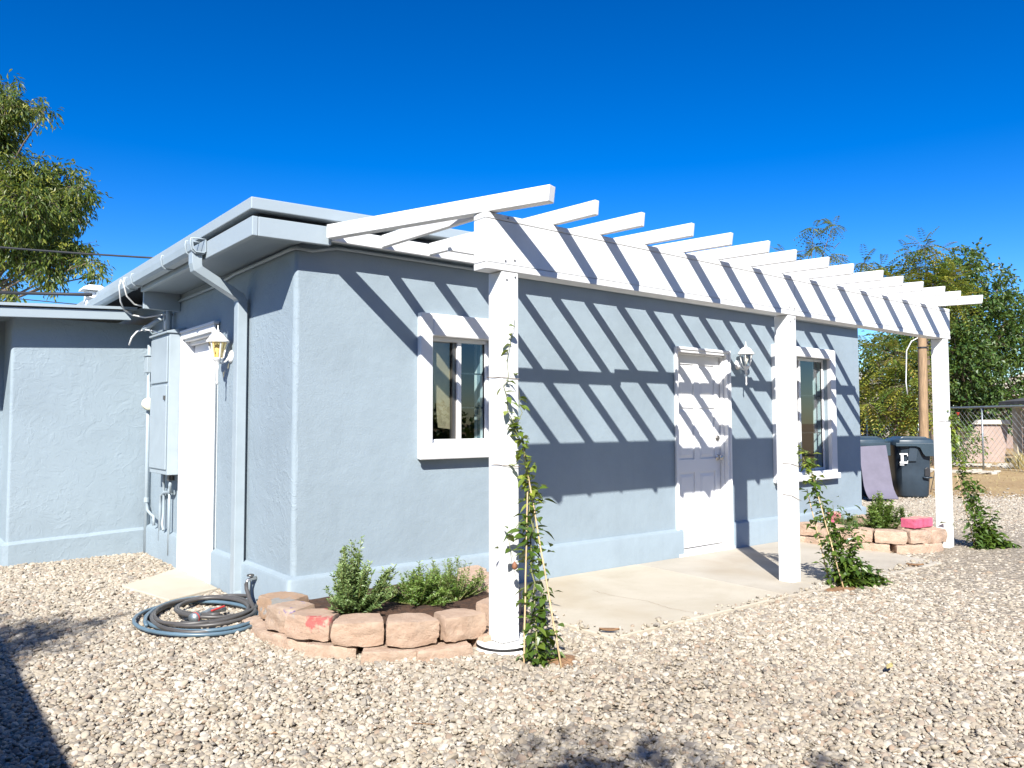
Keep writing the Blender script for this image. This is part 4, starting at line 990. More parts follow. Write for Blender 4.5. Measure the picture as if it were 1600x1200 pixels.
# ------------------------------------------------------------------ garden hose and tap
hs = thing('garden_hose', 'dark grey garden hose lying in a loose coil with spray nozzle by the house corner', 'hose', (-0.45, 0.38, 0))
def coil(cx, cy, r0, turns, seed, zb, mat, rt):
    r = random.Random(seed); pts = []; n = int(turns*30); ph = r.uniform(0, 6.28)
    for i in range(n+1):
        a = ph+2*math.pi*i/30; t = i/n
        e = r0*(1+0.09*math.sin(a*0.5+seed)+0.06*math.sin(2.3*a+seed))*(1-0.18*t)
        ex, ey = e*1.0*math.cos(a), e*1.0*math.sin(a)
        # long axis points away from the wall corner
        u = Vector((ex*0.80, ey*1.06, 0)); u.rotate(Matrix.Rotation(-0.15, 3, 'Z'))
        pts.append((cx+u.x+0.03*math.sin(t*9+seed), cy+u.y+0.03*math.cos(t*7+seed), zb+0.016+0.008*(1+math.sin(a*1.7+seed*2))+0.014*t))
    put('coil', MB().tube(pts, rt, 10), mat, hs, smooth=True); return pts
coil(-0.47, 0.44, 0.53, 2.4, 1, 0.010, 'hose_blue', 0.013)
coil(-0.43, 0.50, 0.46, 3.3, 2, 0.020, 'hose_grey', 0.013)
coil(-0.36, 0.52, 0.36, 2.1, 5, 0.038, 'hose_grey', 0.013)
nz = Vector((-0.44, 0.36, 0.070))
put('nozzle', MB().tube([nz+Vector((-0.15, -0.09, 0)), nz+Vector((-0.105, -0.065, 0.002)), nz+Vector((-0.10, -0.06, 0.002)), nz+Vector((-0.04, -0.02, 0.01)), nz+Vector((0.0, 0.0, 0.012)), nz+Vector((0.07, 0.05, 0.0)), nz+Vector((0.14, 0.12, -0.02))], [0.034, 0.036, 0.02, 0.016, 0.022, 0.017, 0.016], 12), 'galvanized', hs, smooth=True)
put('nozzle_ring', MB().tube([nz+Vector((-0.128, -0.077, 0.0)), nz+Vector((-0.121, -0.073, 0.001))], 0.0370, 12), 'red_plastic', hs)
put('trigger', MB().beam(nz+Vector((-0.005, -0.035, 0.02)), nz+Vector((0.10, 0.005, 0.03)), 0.016, 0.012), 'red_plastic', hs, bevel=0.004)
tp = thing('garden_tap', 'small metal tap low on the plinth with a short grey hose', 'tap', (-0.05, 0.53, 0.23))
put('spout', MB().tube([(-0.045, 0.53, 0.235), (-0.09, 0.53, 0.235), (-0.12, 0.525, 0.225), (-0.13, 0.52, 0.20)], [0.014, 0.014, 0.013, 0.012], 10), 'nickel', tp, smooth=True)
put('handle', MB().lathe([(0.026, 0.255), (0.028, 0.262), (0.024, 0.268), (0.006, 0.272)], (-0.095, 0.53, 0.0), 14), 'dark_nickel', tp, smooth=True)
put('pipe', MB().tube([(-0.075, 0.60, -0.02), (-0.075, 0.60, 0.22), (-0.06, 0.57, 0.235)], 0.011, 8), 'blue_metal', tp, smooth=True)
put('hose_end', MB().tube([(-0.13, 0.52, 0.205), (-0.135, 0.50, 0.17), (-0.14, 0.42, 0.11), (-0.14, 0.33, 0.05), (-0.16, 0.25, 0.02)], 0.0145, 10), 'hose_grey', tp, smooth=True)

# ------------------------------------------------------------------ wheeled bins and leaning board
def bin_thing(loc, rotz, label):
    t = thing('wheelie_bin', label, 'bin', (0, 0, 0), 'dark wheeled bins behind the house end')
    n = 22; bmb = MB(); V = []; F = []
    def ring(w_, d_, z, k=0.22):
        P = []
        for i in range(n):
            a = 2*math.pi*i/n; c, s = math.cos(a), math.sin(a)
            e = 5.0; r = (abs(c)**e+abs(s)**e)**(-1/e); P.append((c*r*w_/2, s*r*d_/2, z))
        return P
    levels = [(0.52, 0.60, 0.03), (0.56, 0.64, 0.06), (0.60, 0.70, 0.45), (0.655, 0.78, 0.98), (0.67, 0.80, 1.0), (0.70, 0.83, 1.0), (0.70, 0.83, 1.05)]
    for w_, d_, z in levels: V += ring(w_, d_, z)
    for j in range(len(levels)-1):
        for i in range(n): F.append((j*n+i, j*n+(i+1) % n, (j+1)*n+(i+1) % n, (j+1)*n+i))
    F.append(tuple(reversed(range(n)))); bmb.add(V, F); b = put('body', bmb, 'bin_plastic', t, auto=40)
    # lid: domed, with a deep stepped skirt
    lm = MB(); V = []; F = []
    lv = [(0.74, 0.88, 1.00), (0.745, 0.885, 1.055), (0.72, 0.86, 1.10), (0.60, 0.74, 1.135), (0.30, 0.40, 1.15)]
    for w_, d_, z in lv: V += ring(w_, d_, z)
    for j in range(len(lv)-1):
        for i in range(n): F.append((j*n+i, j*n+(i+1) % n, (j+1)*n+(i+1) % n, (j+1)*n+i))
    F.append(tuple((len(lv)-1)*n+i for i in range(n))); F.append(tuple(reversed(range(n)))); lm.add(V, F)
    ld = put('lid', lm, 'bin_lid_plastic', t, auto=40)
    put('lid_skirt', MB().prism([(0.375, 0.80), (0.375, 1.05), (-0.375, 1.05), (-0.375, 0.985), (-0.02, 0.985), (0.05, 0.96), (0.10, 0.85), (0.14, 0.80)], -0.455, -0.435, 'y'), 'bin_lid_plastic', ld, bevel=0.008)
    put('lid_ridge', MB().prism([(-0.26, 1.13), (-0.20, 1.165), (0.20, 1.165), (0.26, 1.13)], -0.30, 0.25, 'y'), 'bin_lid_plastic', ld, bevel=0.01)
    put('handle', MB().tube([(-0.28, 0.43, 0.98), (-0.28, 0.50, 1.02), (0.28, 0.50, 1.02), (0.28, 0.43, 0.98)], 0.017, 8), 'bin_plastic', t, smooth=True)
    for s in (-1, 1):
        put('wheel', MB().lathe([(0.02, s*0.285), (0.13, s*0.285), (0.14, s*0.295), (0.14, s*0.325), (0.13, s*0.335), (0.03, s*0.335)], (0, 0.30, 0.14), 20, 'x'), 'black_rubber', t, auto=35)
    put('grip_recess', MB().prism([(0.15, 0.42), (0.15, 0.56), (0.20, 0.60), (0.25, 0.56), (0.25, 0.42)], -0.372, -0.345, 'y'), 'black_rubber', b, bevel=0.01)
    put('body_rib', MB().prism([(-0.16, 0.70), (-0.12, 0.985), (0.04, 0.985), (0.0, 0.70)], -0.405, -0.365, 'y'), 'bin_plastic', b, bevel=0.012)
    put('lift_bar', MB().tube([(0.13, -0.35, 0.40), (0.13, -0.385, 0.40), (0.27, -0.385, 0.40), (0.27, -0.35, 0.40)], 0.016, 8), 'bin_plastic', t, smooth=True)
    t.location = loc; t.rotation_euler = (0, 0, rotz); return t, b
bt, bb = bin_thing((13.15, 1.62, -0.06), 0, 'large dark wheeled bin with white lettering mark nearest the wooden pole')
bt.rotation_euler = (0, 0, rad(-47))
em = MB()
for (a, b, c, d) in ((-0.30, -0.16, 0.83, 0.855), (-0.28, -0.235, 0.70, 0.828), (-0.30, -0.16, 0.665, 0.697), (-0.165, -0.155, 0.80, 0.83), (-0.165, -0.155, 0.698, 0.72), (-0.30, -0.225, 0.63, 0.642)): em.box(a, b, -0.4095, -0.4055, c, d)
eo = put('emblem', em, 'white_metal', None); eo.parent = bt
b2 = copy_thing(bt, (12.72, 2.35, -0.06), 'second dark wheeled bin mostly hidden by the house end and mauve board', rad(-40))
bd = MB(); V = []; F = []
nn = 12
for i in range(nn+1):
    t_ = i/nn; flare = 0.16*max(0, (0.28-t_)/0.28)**2
    for s in (0, 1):
        for k in (0, 1):
            x = -0.25+0.50*s; V.append((x*(1+0.04*(1-t_)), -0.30*(1-t_)-flare-0.02*k, 0.02+0.93*t_+(0.012 if k and i == 0 else 0)+0.025*s*t_))
for i in range(nn):
    o = i*4
    F += [(o, o+4, o+6, o+2), (o+1, o+3, o+7, o+5), (o, o+1, o+5, o+4), (o+2, o+6, o+7, o+3)]
F += [(0, 2, 3, 1), (nn*4, nn*4+1, nn*4+3, nn*4+2)]
bd.add(V, F); bo = put('leaning_board', bd, 'mauve_board', smooth=False, auto=40)
bo.location = (12.02, 1.78, -0.02); bo.rotation_euler = (0, 0, rad(-42)); tag(bo, 'flat mauve board with a curled lower edge leaning on the bin by the house end', 'board')

# ------------------------------------------------------------------ utility pole, fence, background
po = thing('wooden_pole', 'weathered wooden pole with hanging grey cable behind the bins', 'pole', (14.42, 1.88, -0.06))
put('shaft', MB().tube([(14.42, 1.88, -0.3), (14.41, 1.87, 1.0), (14.40, 1.85, 2.2), (14.39, 1.84, 3.25)], [0.095, 0.092, 0.088, 0.083], 14), 'pole_wood', po, auto=40)
put('strap', MB().tube([(14.39, 1.84, 2.90), (14.39, 1.84, 2.93)], 0.092, 14), 'black_rubber', po)
put('drop_cable', MB().tube([(14.33, 1.90, 3.12), (14.22, 1.98, 3.05), (14.12, 2.04, 2.85), (14.11, 2.05, 2.5), (14.10, 2.06, 2.2), (14.13, 2.05, 1.95)], 0.011, 6), 'cable_white', po, smooth=True)
put('ground_wire', MB().tube([(14.49, 1.80, 1.2), (14.56, 1.76, 0.75), (14.60, 1.74, 0.4), (14.52, 1.80, 0.0), (14.5, 1.8, -0.06)], 0.008, 6), 'cable_black', po, smooth=True)

FA, FB = Vector((28.6, 12.1, -0.06)), Vector((21.4, 0.33, -0.06))
FB = FA + (Vector((22.87, 2.73, -0.06)) - Vector((27.09, 9.62, -0.06)))*2.4
fe = thing('chain_link_fence', 'grey chain link fence with a top rail crossing behind the bins', 'fence', FA)
FL = (FB-FA).length; fd = (FB-FA).normalized(); FH = 1.86
for k in range(int(FL/3)+1):
    q = FA+fd*(k*3.0+0.35); put('fence_post', MB().tube([q+Vector((0, 0, -0.1)), q+Vector((0, 0, FH))], 0.026, 8), 'galvanized', fe, smooth=True)
put('top_rail', MB().tube([FA+Vector((0, 0, FH+0.02)), FB+Vector((0, 0, FH+0.02))], 0.034, 8), 'galvanized', fe, smooth=True)
cm = MB(); st_ = 0.19; H_ = FH-0.06; nrm = fd.cross(Vector((0, 0, 1)))
k = -H_
while k < FL:
    for sgn in (1, -1):
        u0, u1 = k, k+H_; z0_, z1_ = (0.03, 0.03+H_) if sgn > 0 else (0.03+H_, 0.03)
        if u0 < 0: z0_ = z0_+(z1_-z0_)*(-u0/H_); u0 = 0
        if u1 > FL: z1_ = z0_+(z1_-z0_)*((FL-u0)/(u1-u0)); u1 = FL
        cm.tube([FA+fd*u0+Vector((0, 0, z0_))+nrm*0.008*sgn, FA+fd*u1+Vector((0, 0, z1_))+nrm*0.008*sgn], 0.0034, 3, cap=False)
    k += st_
put('wire_mesh', cm, 'galvanized', fe, kind='stuff', fix=False)

# neighbour's things beyond the fence
nw = thing('retaining_wall', 'tan stucco garden wall with a sloping end and pale cap beyond the fence', 'wall', (28.9, 5.9, -0.06))
A = Vector((28.35, 6.9, -0.06)); B = Vector((29.2, 5.42, -0.06)); dd = (B-A).normalized(); nv = Vector((-dd.y, dd.x, 0))*0.25
def wall_poly(pts, th, mat, name, parent, bev=0.02):
    mb = MB(); m = len(pts); nvv = Vector((-dd.y, dd.x, 0))*th
    P = [A+dd*u+Vector((0, 0, z)) for u, z in pts]; V = P+[q-nvv for q in P]
    mb.add(V, [tuple(reversed(range(m))), tuple(range(m, 2*m))]+[(i, (i+1) % m, m+(i+1) % m, m+i) for i in range(m)])
    return put(name, mb, mat, parent, bevel=bev)
LW = (B-A).length
wall_poly([(-0.35, -0.1), (LW-0.10, -0.1), (LW+0.06, 1.32), (LW-0.92, 1.32), (LW-1.25, 0.75)], 0.5, 'tan_stucco', 'wall', nw)
wall_poly([(LW-1.02, 1.335), (LW+0.13, 1.335), (LW+0.13, 1.50), (LW-0.85, 1.50)], 0.6, 'old_roof', 'cap', nw)
sh = thing('shed', 'low grey boarded shed with beige post and dark roof beyond the fence', 'shed', (29.5, 3.9, -0.06))
Q0 = Vector((28.6, 4.78, -0.06)); Q1 = Vector((26.6, 1.6, -0.06)); qd = (Q1-Q0).normalized(); qn = Vector((0.82, -0.5, 0)) if False else Vector((-qd.y, qd.x, 0))
if qn.dot(fwd) < 0: qn = -qn
put('corner_post', MB().beam(Q0, Q0+Vector((0, 0, 1.95)), 0.20, 0.20, up=qd), 'beige_paint', sh, bevel=0.01)
for k in range(6):
    put('board', MB().beam(Q0+qd*0.12+qn*0.1+Vector((0, 0, 0.18+0.30*k)), Q1+qn*0.1+Vector((0, 0, 0.18+0.30*k)), 0.03, 0.285, up=(0, 0, 1)), 'board_grey' if k < 3 else 'beige_paint', sh, bevel=0.008)
mb = MB(); e0 = Q0-qd*0.35-qn*0.4; e1 = Q1+qd*0.5-qn*0.5
mb.add([e0+Vector((0, 0, 2.02)), e1+Vector((0, 0, 2.02)), e1+qn*5+Vector((0, 0, 2.75)), e0+qn*5+Vector((0, 0, 2.75)), e0+Vector((0, 0, 2.14)), e1+Vector((0, 0, 2.14)), e1+qn*5+Vector((0, 0, 2.87)), e0+qn*5+Vector((0, 0, 2.87))],
       [(0, 3, 2, 1), (4, 5, 6, 7), (0, 1, 5, 4), (1, 2, 6, 5), (2, 3, 7, 6), (3, 0, 4, 7)])
put('roof', mb, 'shed_dark', sh)
bh = thing('distant_house', 'pale roofed neighbour house showing between the trees at the right edge', 'house', (46, 8, -0.06))
put('wall', MB().box(44, 54, 3, 12.5, -0.06, 2.7), 'tan_stucco', bh)
put('roof', MB().prism([(2.4, 2.72), (7.7, 4.3), (13.1, 2.72)], 43.4, 54.6, 'x'), 'old_roof', bh)
bh2 = thing('distant_house', 'pale far wall glimpsed through the yellow tree left of the pole', 'house', (40, 22, -0.06))
put('wall', MB().box(37, 47, 17.5, 24, -0.06, 3.6), 'old_roof', bh2)
put('roof', MB().prism([(17.0, 3.62), (20.7, 4.9), (24.5, 3.62)], 36.5, 47.5, 'x'), 'board_grey', bh2)
def rubble(loc, n, sp, label, seed):
    random.seed(seed); bm = bmesh.new()
    for k in range(n):
        m = Matrix.Translation(Vector((random.uniform(-1, 1)*sp[0], random.uniform(-1, 1)*sp[1], random.uniform(0.0, 0.05)))) @ Matrix.Rotation(random.uniform(0, 6), 4, 'Z') @ Matrix.Rotation(random.uniform(-.4, .4), 4, 'X') @ Matrix.Diagonal((random.uniform(.12, .42), random.uniform(.1, .28), random.uniform(.03, .08), 1))
        bmesh.ops.create_cube(bm, size=1.0, matrix=m)
    bmesh.ops.bevel(bm, geom=bm.edges[:], offset=0.015, segments=1, affect='EDGES')
    me = bpy.data.meshes.new('rubble'); bm.to_mesh(me); bm.free(); me.materials.append(MATS['debris_pale'])
    o = bpy.data.objects.new('rubble_heap', me); COL.objects.link(o); o.location = loc; o.rotation_euler = (0, 0, rad(-58)); tag(o, label, 'rubble', kind='stuff')
rubble((25.6, 4.4, -0.06), 46, (1.5, 0.4), 'pale broken slabs along the foot of the fence', 3)
rubble((21.6, 3.9, -0.06), 22, (1.1, 0.5), 'flat pale slabs on the bare dirt left of the rubble', 9)
def tuft(loc, n, h, sp, mat, label, seed, cat='grass'):
    random.seed(seed); mb = MB()
    for k in range(n):
        a = random.uniform(0, 6.28); q = random.random(); p = Vector(loc)+Vector((math.cos(a)*sp*q*0.4, math.sin(a)*sp*q*0.4, 0)); d = Vector((math.cos(a)*0.6*q, math.sin(a)*0.6*q, 1)).normalized()
        L = h*random.uniform(0.5, 1); s = Vector((-math.sin(a), math.cos(a), 0))*0.008
        b = p+d*L*0.6; c = p+d*L+Vector((math.cos(a), math.sin(a), -0.3))*L*0.25
        mb.add([p-s, p+s, b+s*0.8, b-s*0.8, c], [(0, 1, 2, 3), (3, 2, 4)])
    o = put('grass_tuft', mb, mat, origin=loc, fix=False); tag(o, label, cat)
tuft((24.75, 3.45, -0.06), 240, 0.62, 0.9, 'dry_grass', 'tuft of dry yellow grass by the fence foot near the shed post', 4)
tuft((15.9, 0.1, -0.06), 26, 0.35, 0.25, 'dry_grass', 'thin dry weed standing on the bare dirt right of the pole', 5)
# dry grass litter over the bare dirt
random.seed(8); mb = MB()
for k in range(5200):
    u = random.random(); v_ = random.random()
    x = 12.0+u*17; y = -6+v_*14
    if (x-12.2)*0.70+(y-1.15)*0.72 < 0.15: continue
    a = random.uniform(0, 6.28); L = random.uniform(0.05, 0.22); p = Vector((x, y, -0.071)); d = Vector((math.cos(a), math.sin(a), random.uniform(0.05, 0.7))).normalized(); s = Vector((-math.sin(a), math.cos(a), 0))*0.005
    mb.add([p-s, p+s, p+d*L], [(0, 1, 2)])
put('dry_grass', mb, 'dry_grass', kind='stuff', fix=False)

# ------------------------------------------------------------------ trees
def leafy_tree(name, base, label, height, trunk_r, lean, mat, lsize, nper, seed, depth=3, droop=0.0, spread=0.6, first=0.3, cat='tree', narrow=0.4, group=None, kids=(3, 4), tonef=None, frond=False, shrink=0.66, cull=None, clus=0.28):
    random.seed(seed); t = thing(name, label, cat, base, group); tr = MB(); lf = MB(); tips = []
    B = Vector(base); pts = [B]; d = Vector(lean).normalized(); rs = [trunk_r]; n = 7
    for i in range(n):
        d = (d+rv(0.07)).normalized(); pts.append(pts[-1]+d*height*0.55/n); rs.append(trunk_r*(1-0.55*(i+1)/n))
    tr.tube(pts, rs, 9, cap=False)
    nb = 7
    for k in range(nb):
        f = first+(1-first)*k/(nb-1); i = min(n-1, int(f*n)); q = pts[i].lerp(pts[i+1], f*n-i); a = k*2.4+random.random()
        dd = Vector((math.cos(a), math.sin(a), 0.35+0.7*f)).normalized()
        branchy(tr, q, dd, height*0.36*(1.15-0.4*f), rs[i]*0.5, depth-1, tips, spread, droop, 0.16, kids, shrink, 4)
    branchy(tr, pts[-1], d, height*0.34, rs[-1], depth-1, tips, spread, droop, 0.16, kids, shrink, 4)
    if cull: tips = [q for q in tips if cull(q[0])]
    for p, d in tips:
        cl = random.uniform(-.25, .25)
        for j in range(nper):
            o = p + rv(clus*(random.random()**0.6)*1.0)
            if frond:
                ax = (d*0.5+rv(0.9)+Vector((0, 0, -0.25))).normalized(); L = lsize*random.uniform(4.0, 6.5); sd = ax.cross(Vector((0, 0, 1))).normalized() if abs(ax.z) < .95 else Vector((1, 0, 0)); tone = min(1, max(0, random.random()*0.75+cl))
                m_ = 6
                for k in range(m_):
                    c = o+ax*L*(k+0.5)/m_ - Vector((0, 0, 0.25*L*((k+0.5)/m_)**2))
                    for s in (-1, 1): leaf(lf, c, (sd*s+ax*0.45-Vector((0, 0, 0.25))), Vector((0, 0, 1))+rv(0.25), lsize*1.25*(1-0.35*abs(2*k/m_-1)), lsize*0.42, min(1, max(0, tone+random.uniform(-.08, .08))), quads=1)
            else:
                dd = (rv(1)+d*0.4+Vector((0, 0, -0.35-droop))).normalized(); tone = min(1, max(0, 0.4+cl+random.uniform(-.35, .45)))
                leaf(lf, o, dd, Vector((0, 0, 1))+rv(0.7), lsize*random.uniform(0.7, 1.35), lsize*(0.36 if droop > 0.1 else 0.62), tone, quads=1)
    put('trunk', tr, 'bark', t, smooth=True, fix=False); put('crown', lf, mat, t, fix=False, kind='stuff')
    return t, tips
def crown_tree(name, base, label, lumps, mat, lsize, dens, seed, trunk_r, cat='tree', group=None, frond=False, droop=0.2, wood='bark', split=0.45, aspect=0.5, ragged=0.35, nmin=16):
    """A tree whose limbs run from the trunk to leaf masses; each mass is many small sprays of leaves with gaps between."""
    random.seed(seed); t = thing(name, label, cat, base, group); tr = MB(); lf = MB(); B = Vector(base)
    cs = [(Vector(q[:3]), q[3]) for q in lumps]
    cen = sum((c for c, r in cs), Vector())/len(cs); lowz = min(c.z for c, r in cs)
    fork = B.lerp(Vector((cen.x, cen.y, max(lowz, B.z+0.5))), split); fork.z = B.z+(max(lowz, B.z+0.8)-B.z)*0.8
    tr.tube([B.lerp(fork, i/6)+rv(0.03*min(1, i))*(trunk_r*4) for i in range(7)], [trunk_r*(1.15-0.4*i/6) for i in range(7)], 10, cap=False)
    for c, r in cs:
        n = 6; mid = fork.lerp(c, 0.5)+Vector((0, 0, 0.12*(c-fork).length))+rv(0.06*(c-fork).length)
        pts = [(fork.lerp(mid, i/n)).lerp(mid.lerp(c, i/n), i/n) for i in range(n+1)]
        k = trunk_r*0.55*min(1, 0.35+r); tr.tube(pts, [k*(1-0.8*i/n)+0.004 for i in range(n+1)], 6, cap=False)
        ns = max(nmin, int(dens*r*r*60))
        for q in range(ns):
            u = rv(1); rad_ = r*(0.35+0.65*random.random()**0.5)*(1+ragged*noise.noise(u*2.3+c))
            p = c+Vector((u.x, u.y, u.z*0.9))*rad_; cl = random.uniform(-.22, .22)
            out = (u+Vector((0, 0, -droop))+rv(0.5)).normalized()
            if random.random() < 0.06: p = c+(p-c)*random.uniform(1.15, 1.5)
            if random.random() < 0.35: tr.tube([c.lerp(p, 0.35), p, p+out*lsize*2.2], [0.006, 0.004, 0.002], 3, cap=False)
            if frond:
                L = lsize*random.uniform(3.4, 5.6); sd = out.cross(Vector((0, 0, 1))); sd = sd.normalized() if sd.length > 0.1 else Vector((1, 0, 0)); tone = min(1, max(0, random.random()*0.8+cl)); m_ = 7
                for k in range(m_):
                    f = (k+0.6)/m_; w_ = p+out*L*f-Vector((0, 0, 0.30*L*f*f))
                    for sg in (-1, 1): leaf(lf, w_, sd*sg+out*0.5-Vector((0, 0, 0.2)), Vector((0, 0, 1))+rv(0.25), lsize*1.2*(1-0.45*abs(2*f-0.9)), lsize*0.40, min(1, max(0, tone+random.uniform(-.1, .1))), quads=1)
            else:
                for k in range(7):
                    w_ = p+out*lsize*2.4*(k/7)+rv(lsize*0.5); dd = (out*0.7+rv(0.9)+Vector((0, 0, -droop*1.2))).normalized()
                    leaf(lf, w_, dd, Vector((0, 0, 1))+rv(0.6), lsize*random.uniform(0.7, 1.3), lsize*aspect, min(1, max(0, 0.42+cl+random.uniform(-.3, .4))), quads=1)
    put('trunk', tr, wood, t, smooth=True, fix=False); put('crown', lf, mat, t, fix=False, kind='stuff'); return t
DARK = [(32.11, 7.82, 7.41, 0.9), (33.54, 7.96, 8.29, 0.44), (32.08, 6.75, 6.6, 0.67), (34.62, 7.13, 7.61, 0.27), (31.44, 7.85, 5.76, 1.3), (32.57, 7.33, 5.01, 1.44), (34.66, 6.84, 5.66, 1.03), (33.47, 6.48, 6.18, 0.37), (34.35, 6.3, 4.65, 0.9), (30.97, 7.48, 3.63, 1.4), (33.91, 7.38, 3.22, 1.48), (32.33, 8.05, 2.27, 1.27), (32.72, 7.12, 1.86, 0.89), (31.46, 9.41, 4.04, 1.24), (29.34, 9.62, 4.08, 0.94), (30.87, 8.94, 2.66, 1.21), (30.62, 8.04, 4.42, 1.03), (33.93, 6.36, 1.86, 0.58), (33.86, 5.74, 2.88, 0.77), (29.21, 9.74, 1.87, 1.04), (31.23, 9.65, 1.35, 1.08), (34.43, 5.42, 4.45, 1.3)]
YEL_LOW = [(21.55, 5.66, 3.3, 0.58), (21.73, 6.45, 2.86, 0.48), (21.34, 5.12, 2.5, 0.61), (22.06, 6.22, 2.16, 0.72), (20.59, 6.11, 1.94, 0.38), (22.05, 5.17, 1.75, 0.39), (21.43, 6.38, 3.64, 0.28), (21.58, 5.53, 1.65, 0.5)]
YEL_UP = [(22.58, 6.57, 6.2, 0.25), (23.27, 6.7, 5.99, 0.42), (22.55, 6.07, 5.51, 0.45), (24.16, 5.95, 6.41, 0.42), (23.86, 5.25, 5.75, 0.49), (23.69, 5.58, 5.42, 0.49), (24.84, 5.25, 5.96, 0.38), (24.4, 5.0, 5.36, 0.37), (23.41, 5.92, 6.83, 0.21), (23.07, 5.38, 6.9, 0.2), (24.26, 5.54, 6.86, 0.17), (22.2, 6.9, 6.48, 0.14), (21.94, 6.83, 5.86, 0.2), (23.66, 6.16, 5.64, 0.33)]
TOP = [(17.51, 6.81, 6.05, 0.22), (18.0, 6.88, 5.83, 0.26), (17.72, 6.28, 5.84, 0.23), (18.82, 6.19, 6.16, 0.18), (18.69, 5.68, 5.6, 0.22), (18.65, 5.85, 5.35, 0.22), (18.4, 6.4, 6.41, 0.11), (18.45, 5.89, 6.9, 0.09), (18.13, 6.3, 6.87, 0.07), (16.99, 6.76, 5.65, 0.14), (18.08, 6.64, 5.39, 0.26), (18.57, 6.04, 5.18, 0.25)]
LEFT = [(-1.07, 7.69, 5.9, 0.27), (-0.74, 8.2, 6.09, 0.12), (-0.7, 6.75, 5.58, 0.06), (-1.03, 8.46, 5.67, 0.25), (-1.07, 7.4, 4.81, 0.3), (-0.74, 7.33, 4.77, 0.29), (-0.33, 7.72, 4.95, 0.25), (-0.22, 6.89, 4.7, 0.13), (-0.07, 7.03, 4.6, 0.07), (-0.87, 6.76, 4.26, 0.36), (-0.41, 7.68, 4.5, 0.3), (-0.24, 7.16, 4.41, 0.13), (-0.94, 7.38, 3.94, 0.37), (-0.5, 7.84, 4.09, 0.28), (-0.39, 6.9, 3.75, 0.18), (-0.22, 7.02, 3.88, 0.11), (-0.16, 6.42, 3.57, 0.09), (-0.01, 6.79, 3.46, 0.05), (-0.58, 6.89, 3.54, 0.17), (-0.49, 6.93, 3.34, 0.08), (-0.93, 8.15, 3.51, 0.11), (-0.96, 7.36, 3.21, 0.05), (-1.52, 8.03, 5.57, 0.54), (-1.52, 8.98, 4.68, 0.72), (-1.42, 8.92, 3.71, 0.38), (-1.37, 8.3, 6.26, 0.28)]
SHADE1 = [(-3.20, -6.09, 3.6, 0.13), (-3.10, -6.20, 3.62, 0.09), (-3.30, -6.32, 3.55, 0.16), (-3.02, -6.30, 3.6, 0.08), (-2.74, -6.24, 3.6, 0.08), (-2.80, -6.46, 3.55, 0.12), (-2.50, -6.95, 3.75, 0.04), (-3.9, -7.6, 3.5, 0.42), (-4.6, -7.9, 3.7, 0.5), (-4.9, -8.6, 4.1, 0.7), (-4.1, -8.7, 4.0, 0.6), (-5.4, -9.0, 4.2, 0.7)]
SHADE2 = [(-5.22, -3.06, 4.2, 0.15), (-5.10, -2.95, 4.22, 0.12), (-4.94, -2.97, 4.15, 0.11), (-4.76, -3.00, 4.2, 0.07), (-4.60, -2.95, 4.15, 0.04), (-5.12, -3.40, 4.25, 0.10), (-5.35, -3.3, 4.1, 0.18), (-5.2, -2.40, 4.2, 0.03), (-5.7, -3.7, 4.5, 0.40), (-6.0, -3.3, 4.2, 0.35), (-6.4, -3.9, 4.7, 0.55)]
crown_tree('mulberry_tree', (32.3, 7.9, -0.06), 'big dark green tree behind the far pergola post at the right', [q for q in DARK if q[1] > 5.9], 'leaf_dark', 0.18, 3.3, 41, 0.24, ragged=0.5, aspect=0.62)
crown_tree('tree_of_heaven', (21.6, 5.75, -0.06), 'bushy yellow green feathery tree behind the bins and pole', YEL_LOW, 'leaf_yellowing', 0.145, 3.8, 44, 0.06, frond=True, split=0.2)
crown_tree('tree_of_heaven', (24.6, 5.9, -0.06), 'tall yellowing feathery tree rising above the right end of the pergola', YEL_UP, 'leaf_yellowing', 0.135, 8.0, 43, 0.08, frond=True, split=0.3)
crown_tree('tree_of_heaven', (18.2, 6.6, -0.06), 'sparse feathery tree top rising above the middle rafters', TOP, 'leaf_yellowing', 0.10, 6.5, 46, 0.06, frond=True, split=0.3)
crown_tree('olive_tree', (-2.6, 9.2, -0.06), 'olive green tree with drooping yellowish twigs at the left edge above the wing roof', LEFT, 'leaf_olive', 0.082, 48.0, 49, 0.08, droop=0.6, aspect=0.34, split=0.5, ragged=0.8)
crown_tree('dark_bush', (27.4, 7.4, -0.06), 'dark bush in front of the fence right of the far post', [(26.3, 6.6, 0.5, 0.55), (26.6, 6.2, 1.0, 0.6), (26.2, 6.7, 1.5, 0.45), (26.9, 5.8, 0.5, 0.5)], 'leaf_mint', 0.13, 3.4, 47, 0.04, 'bush')
crown_tree('dark_bush', (30.0, 13.0, -0.06), 'dark hedge bush behind the fence and the bins', [(29.6, 12.6, 1.2, 1.3), (29.2, 11.2, 1.0, 1.1), (30.4, 13.8, 1.8, 1.4), (28.9, 10.4, 0.8, 0.9), (30.0, 12.0, 2.4, 1.0)], 'leaf_dark', 0.18, 3.0, 48, 0.06, 'bush')
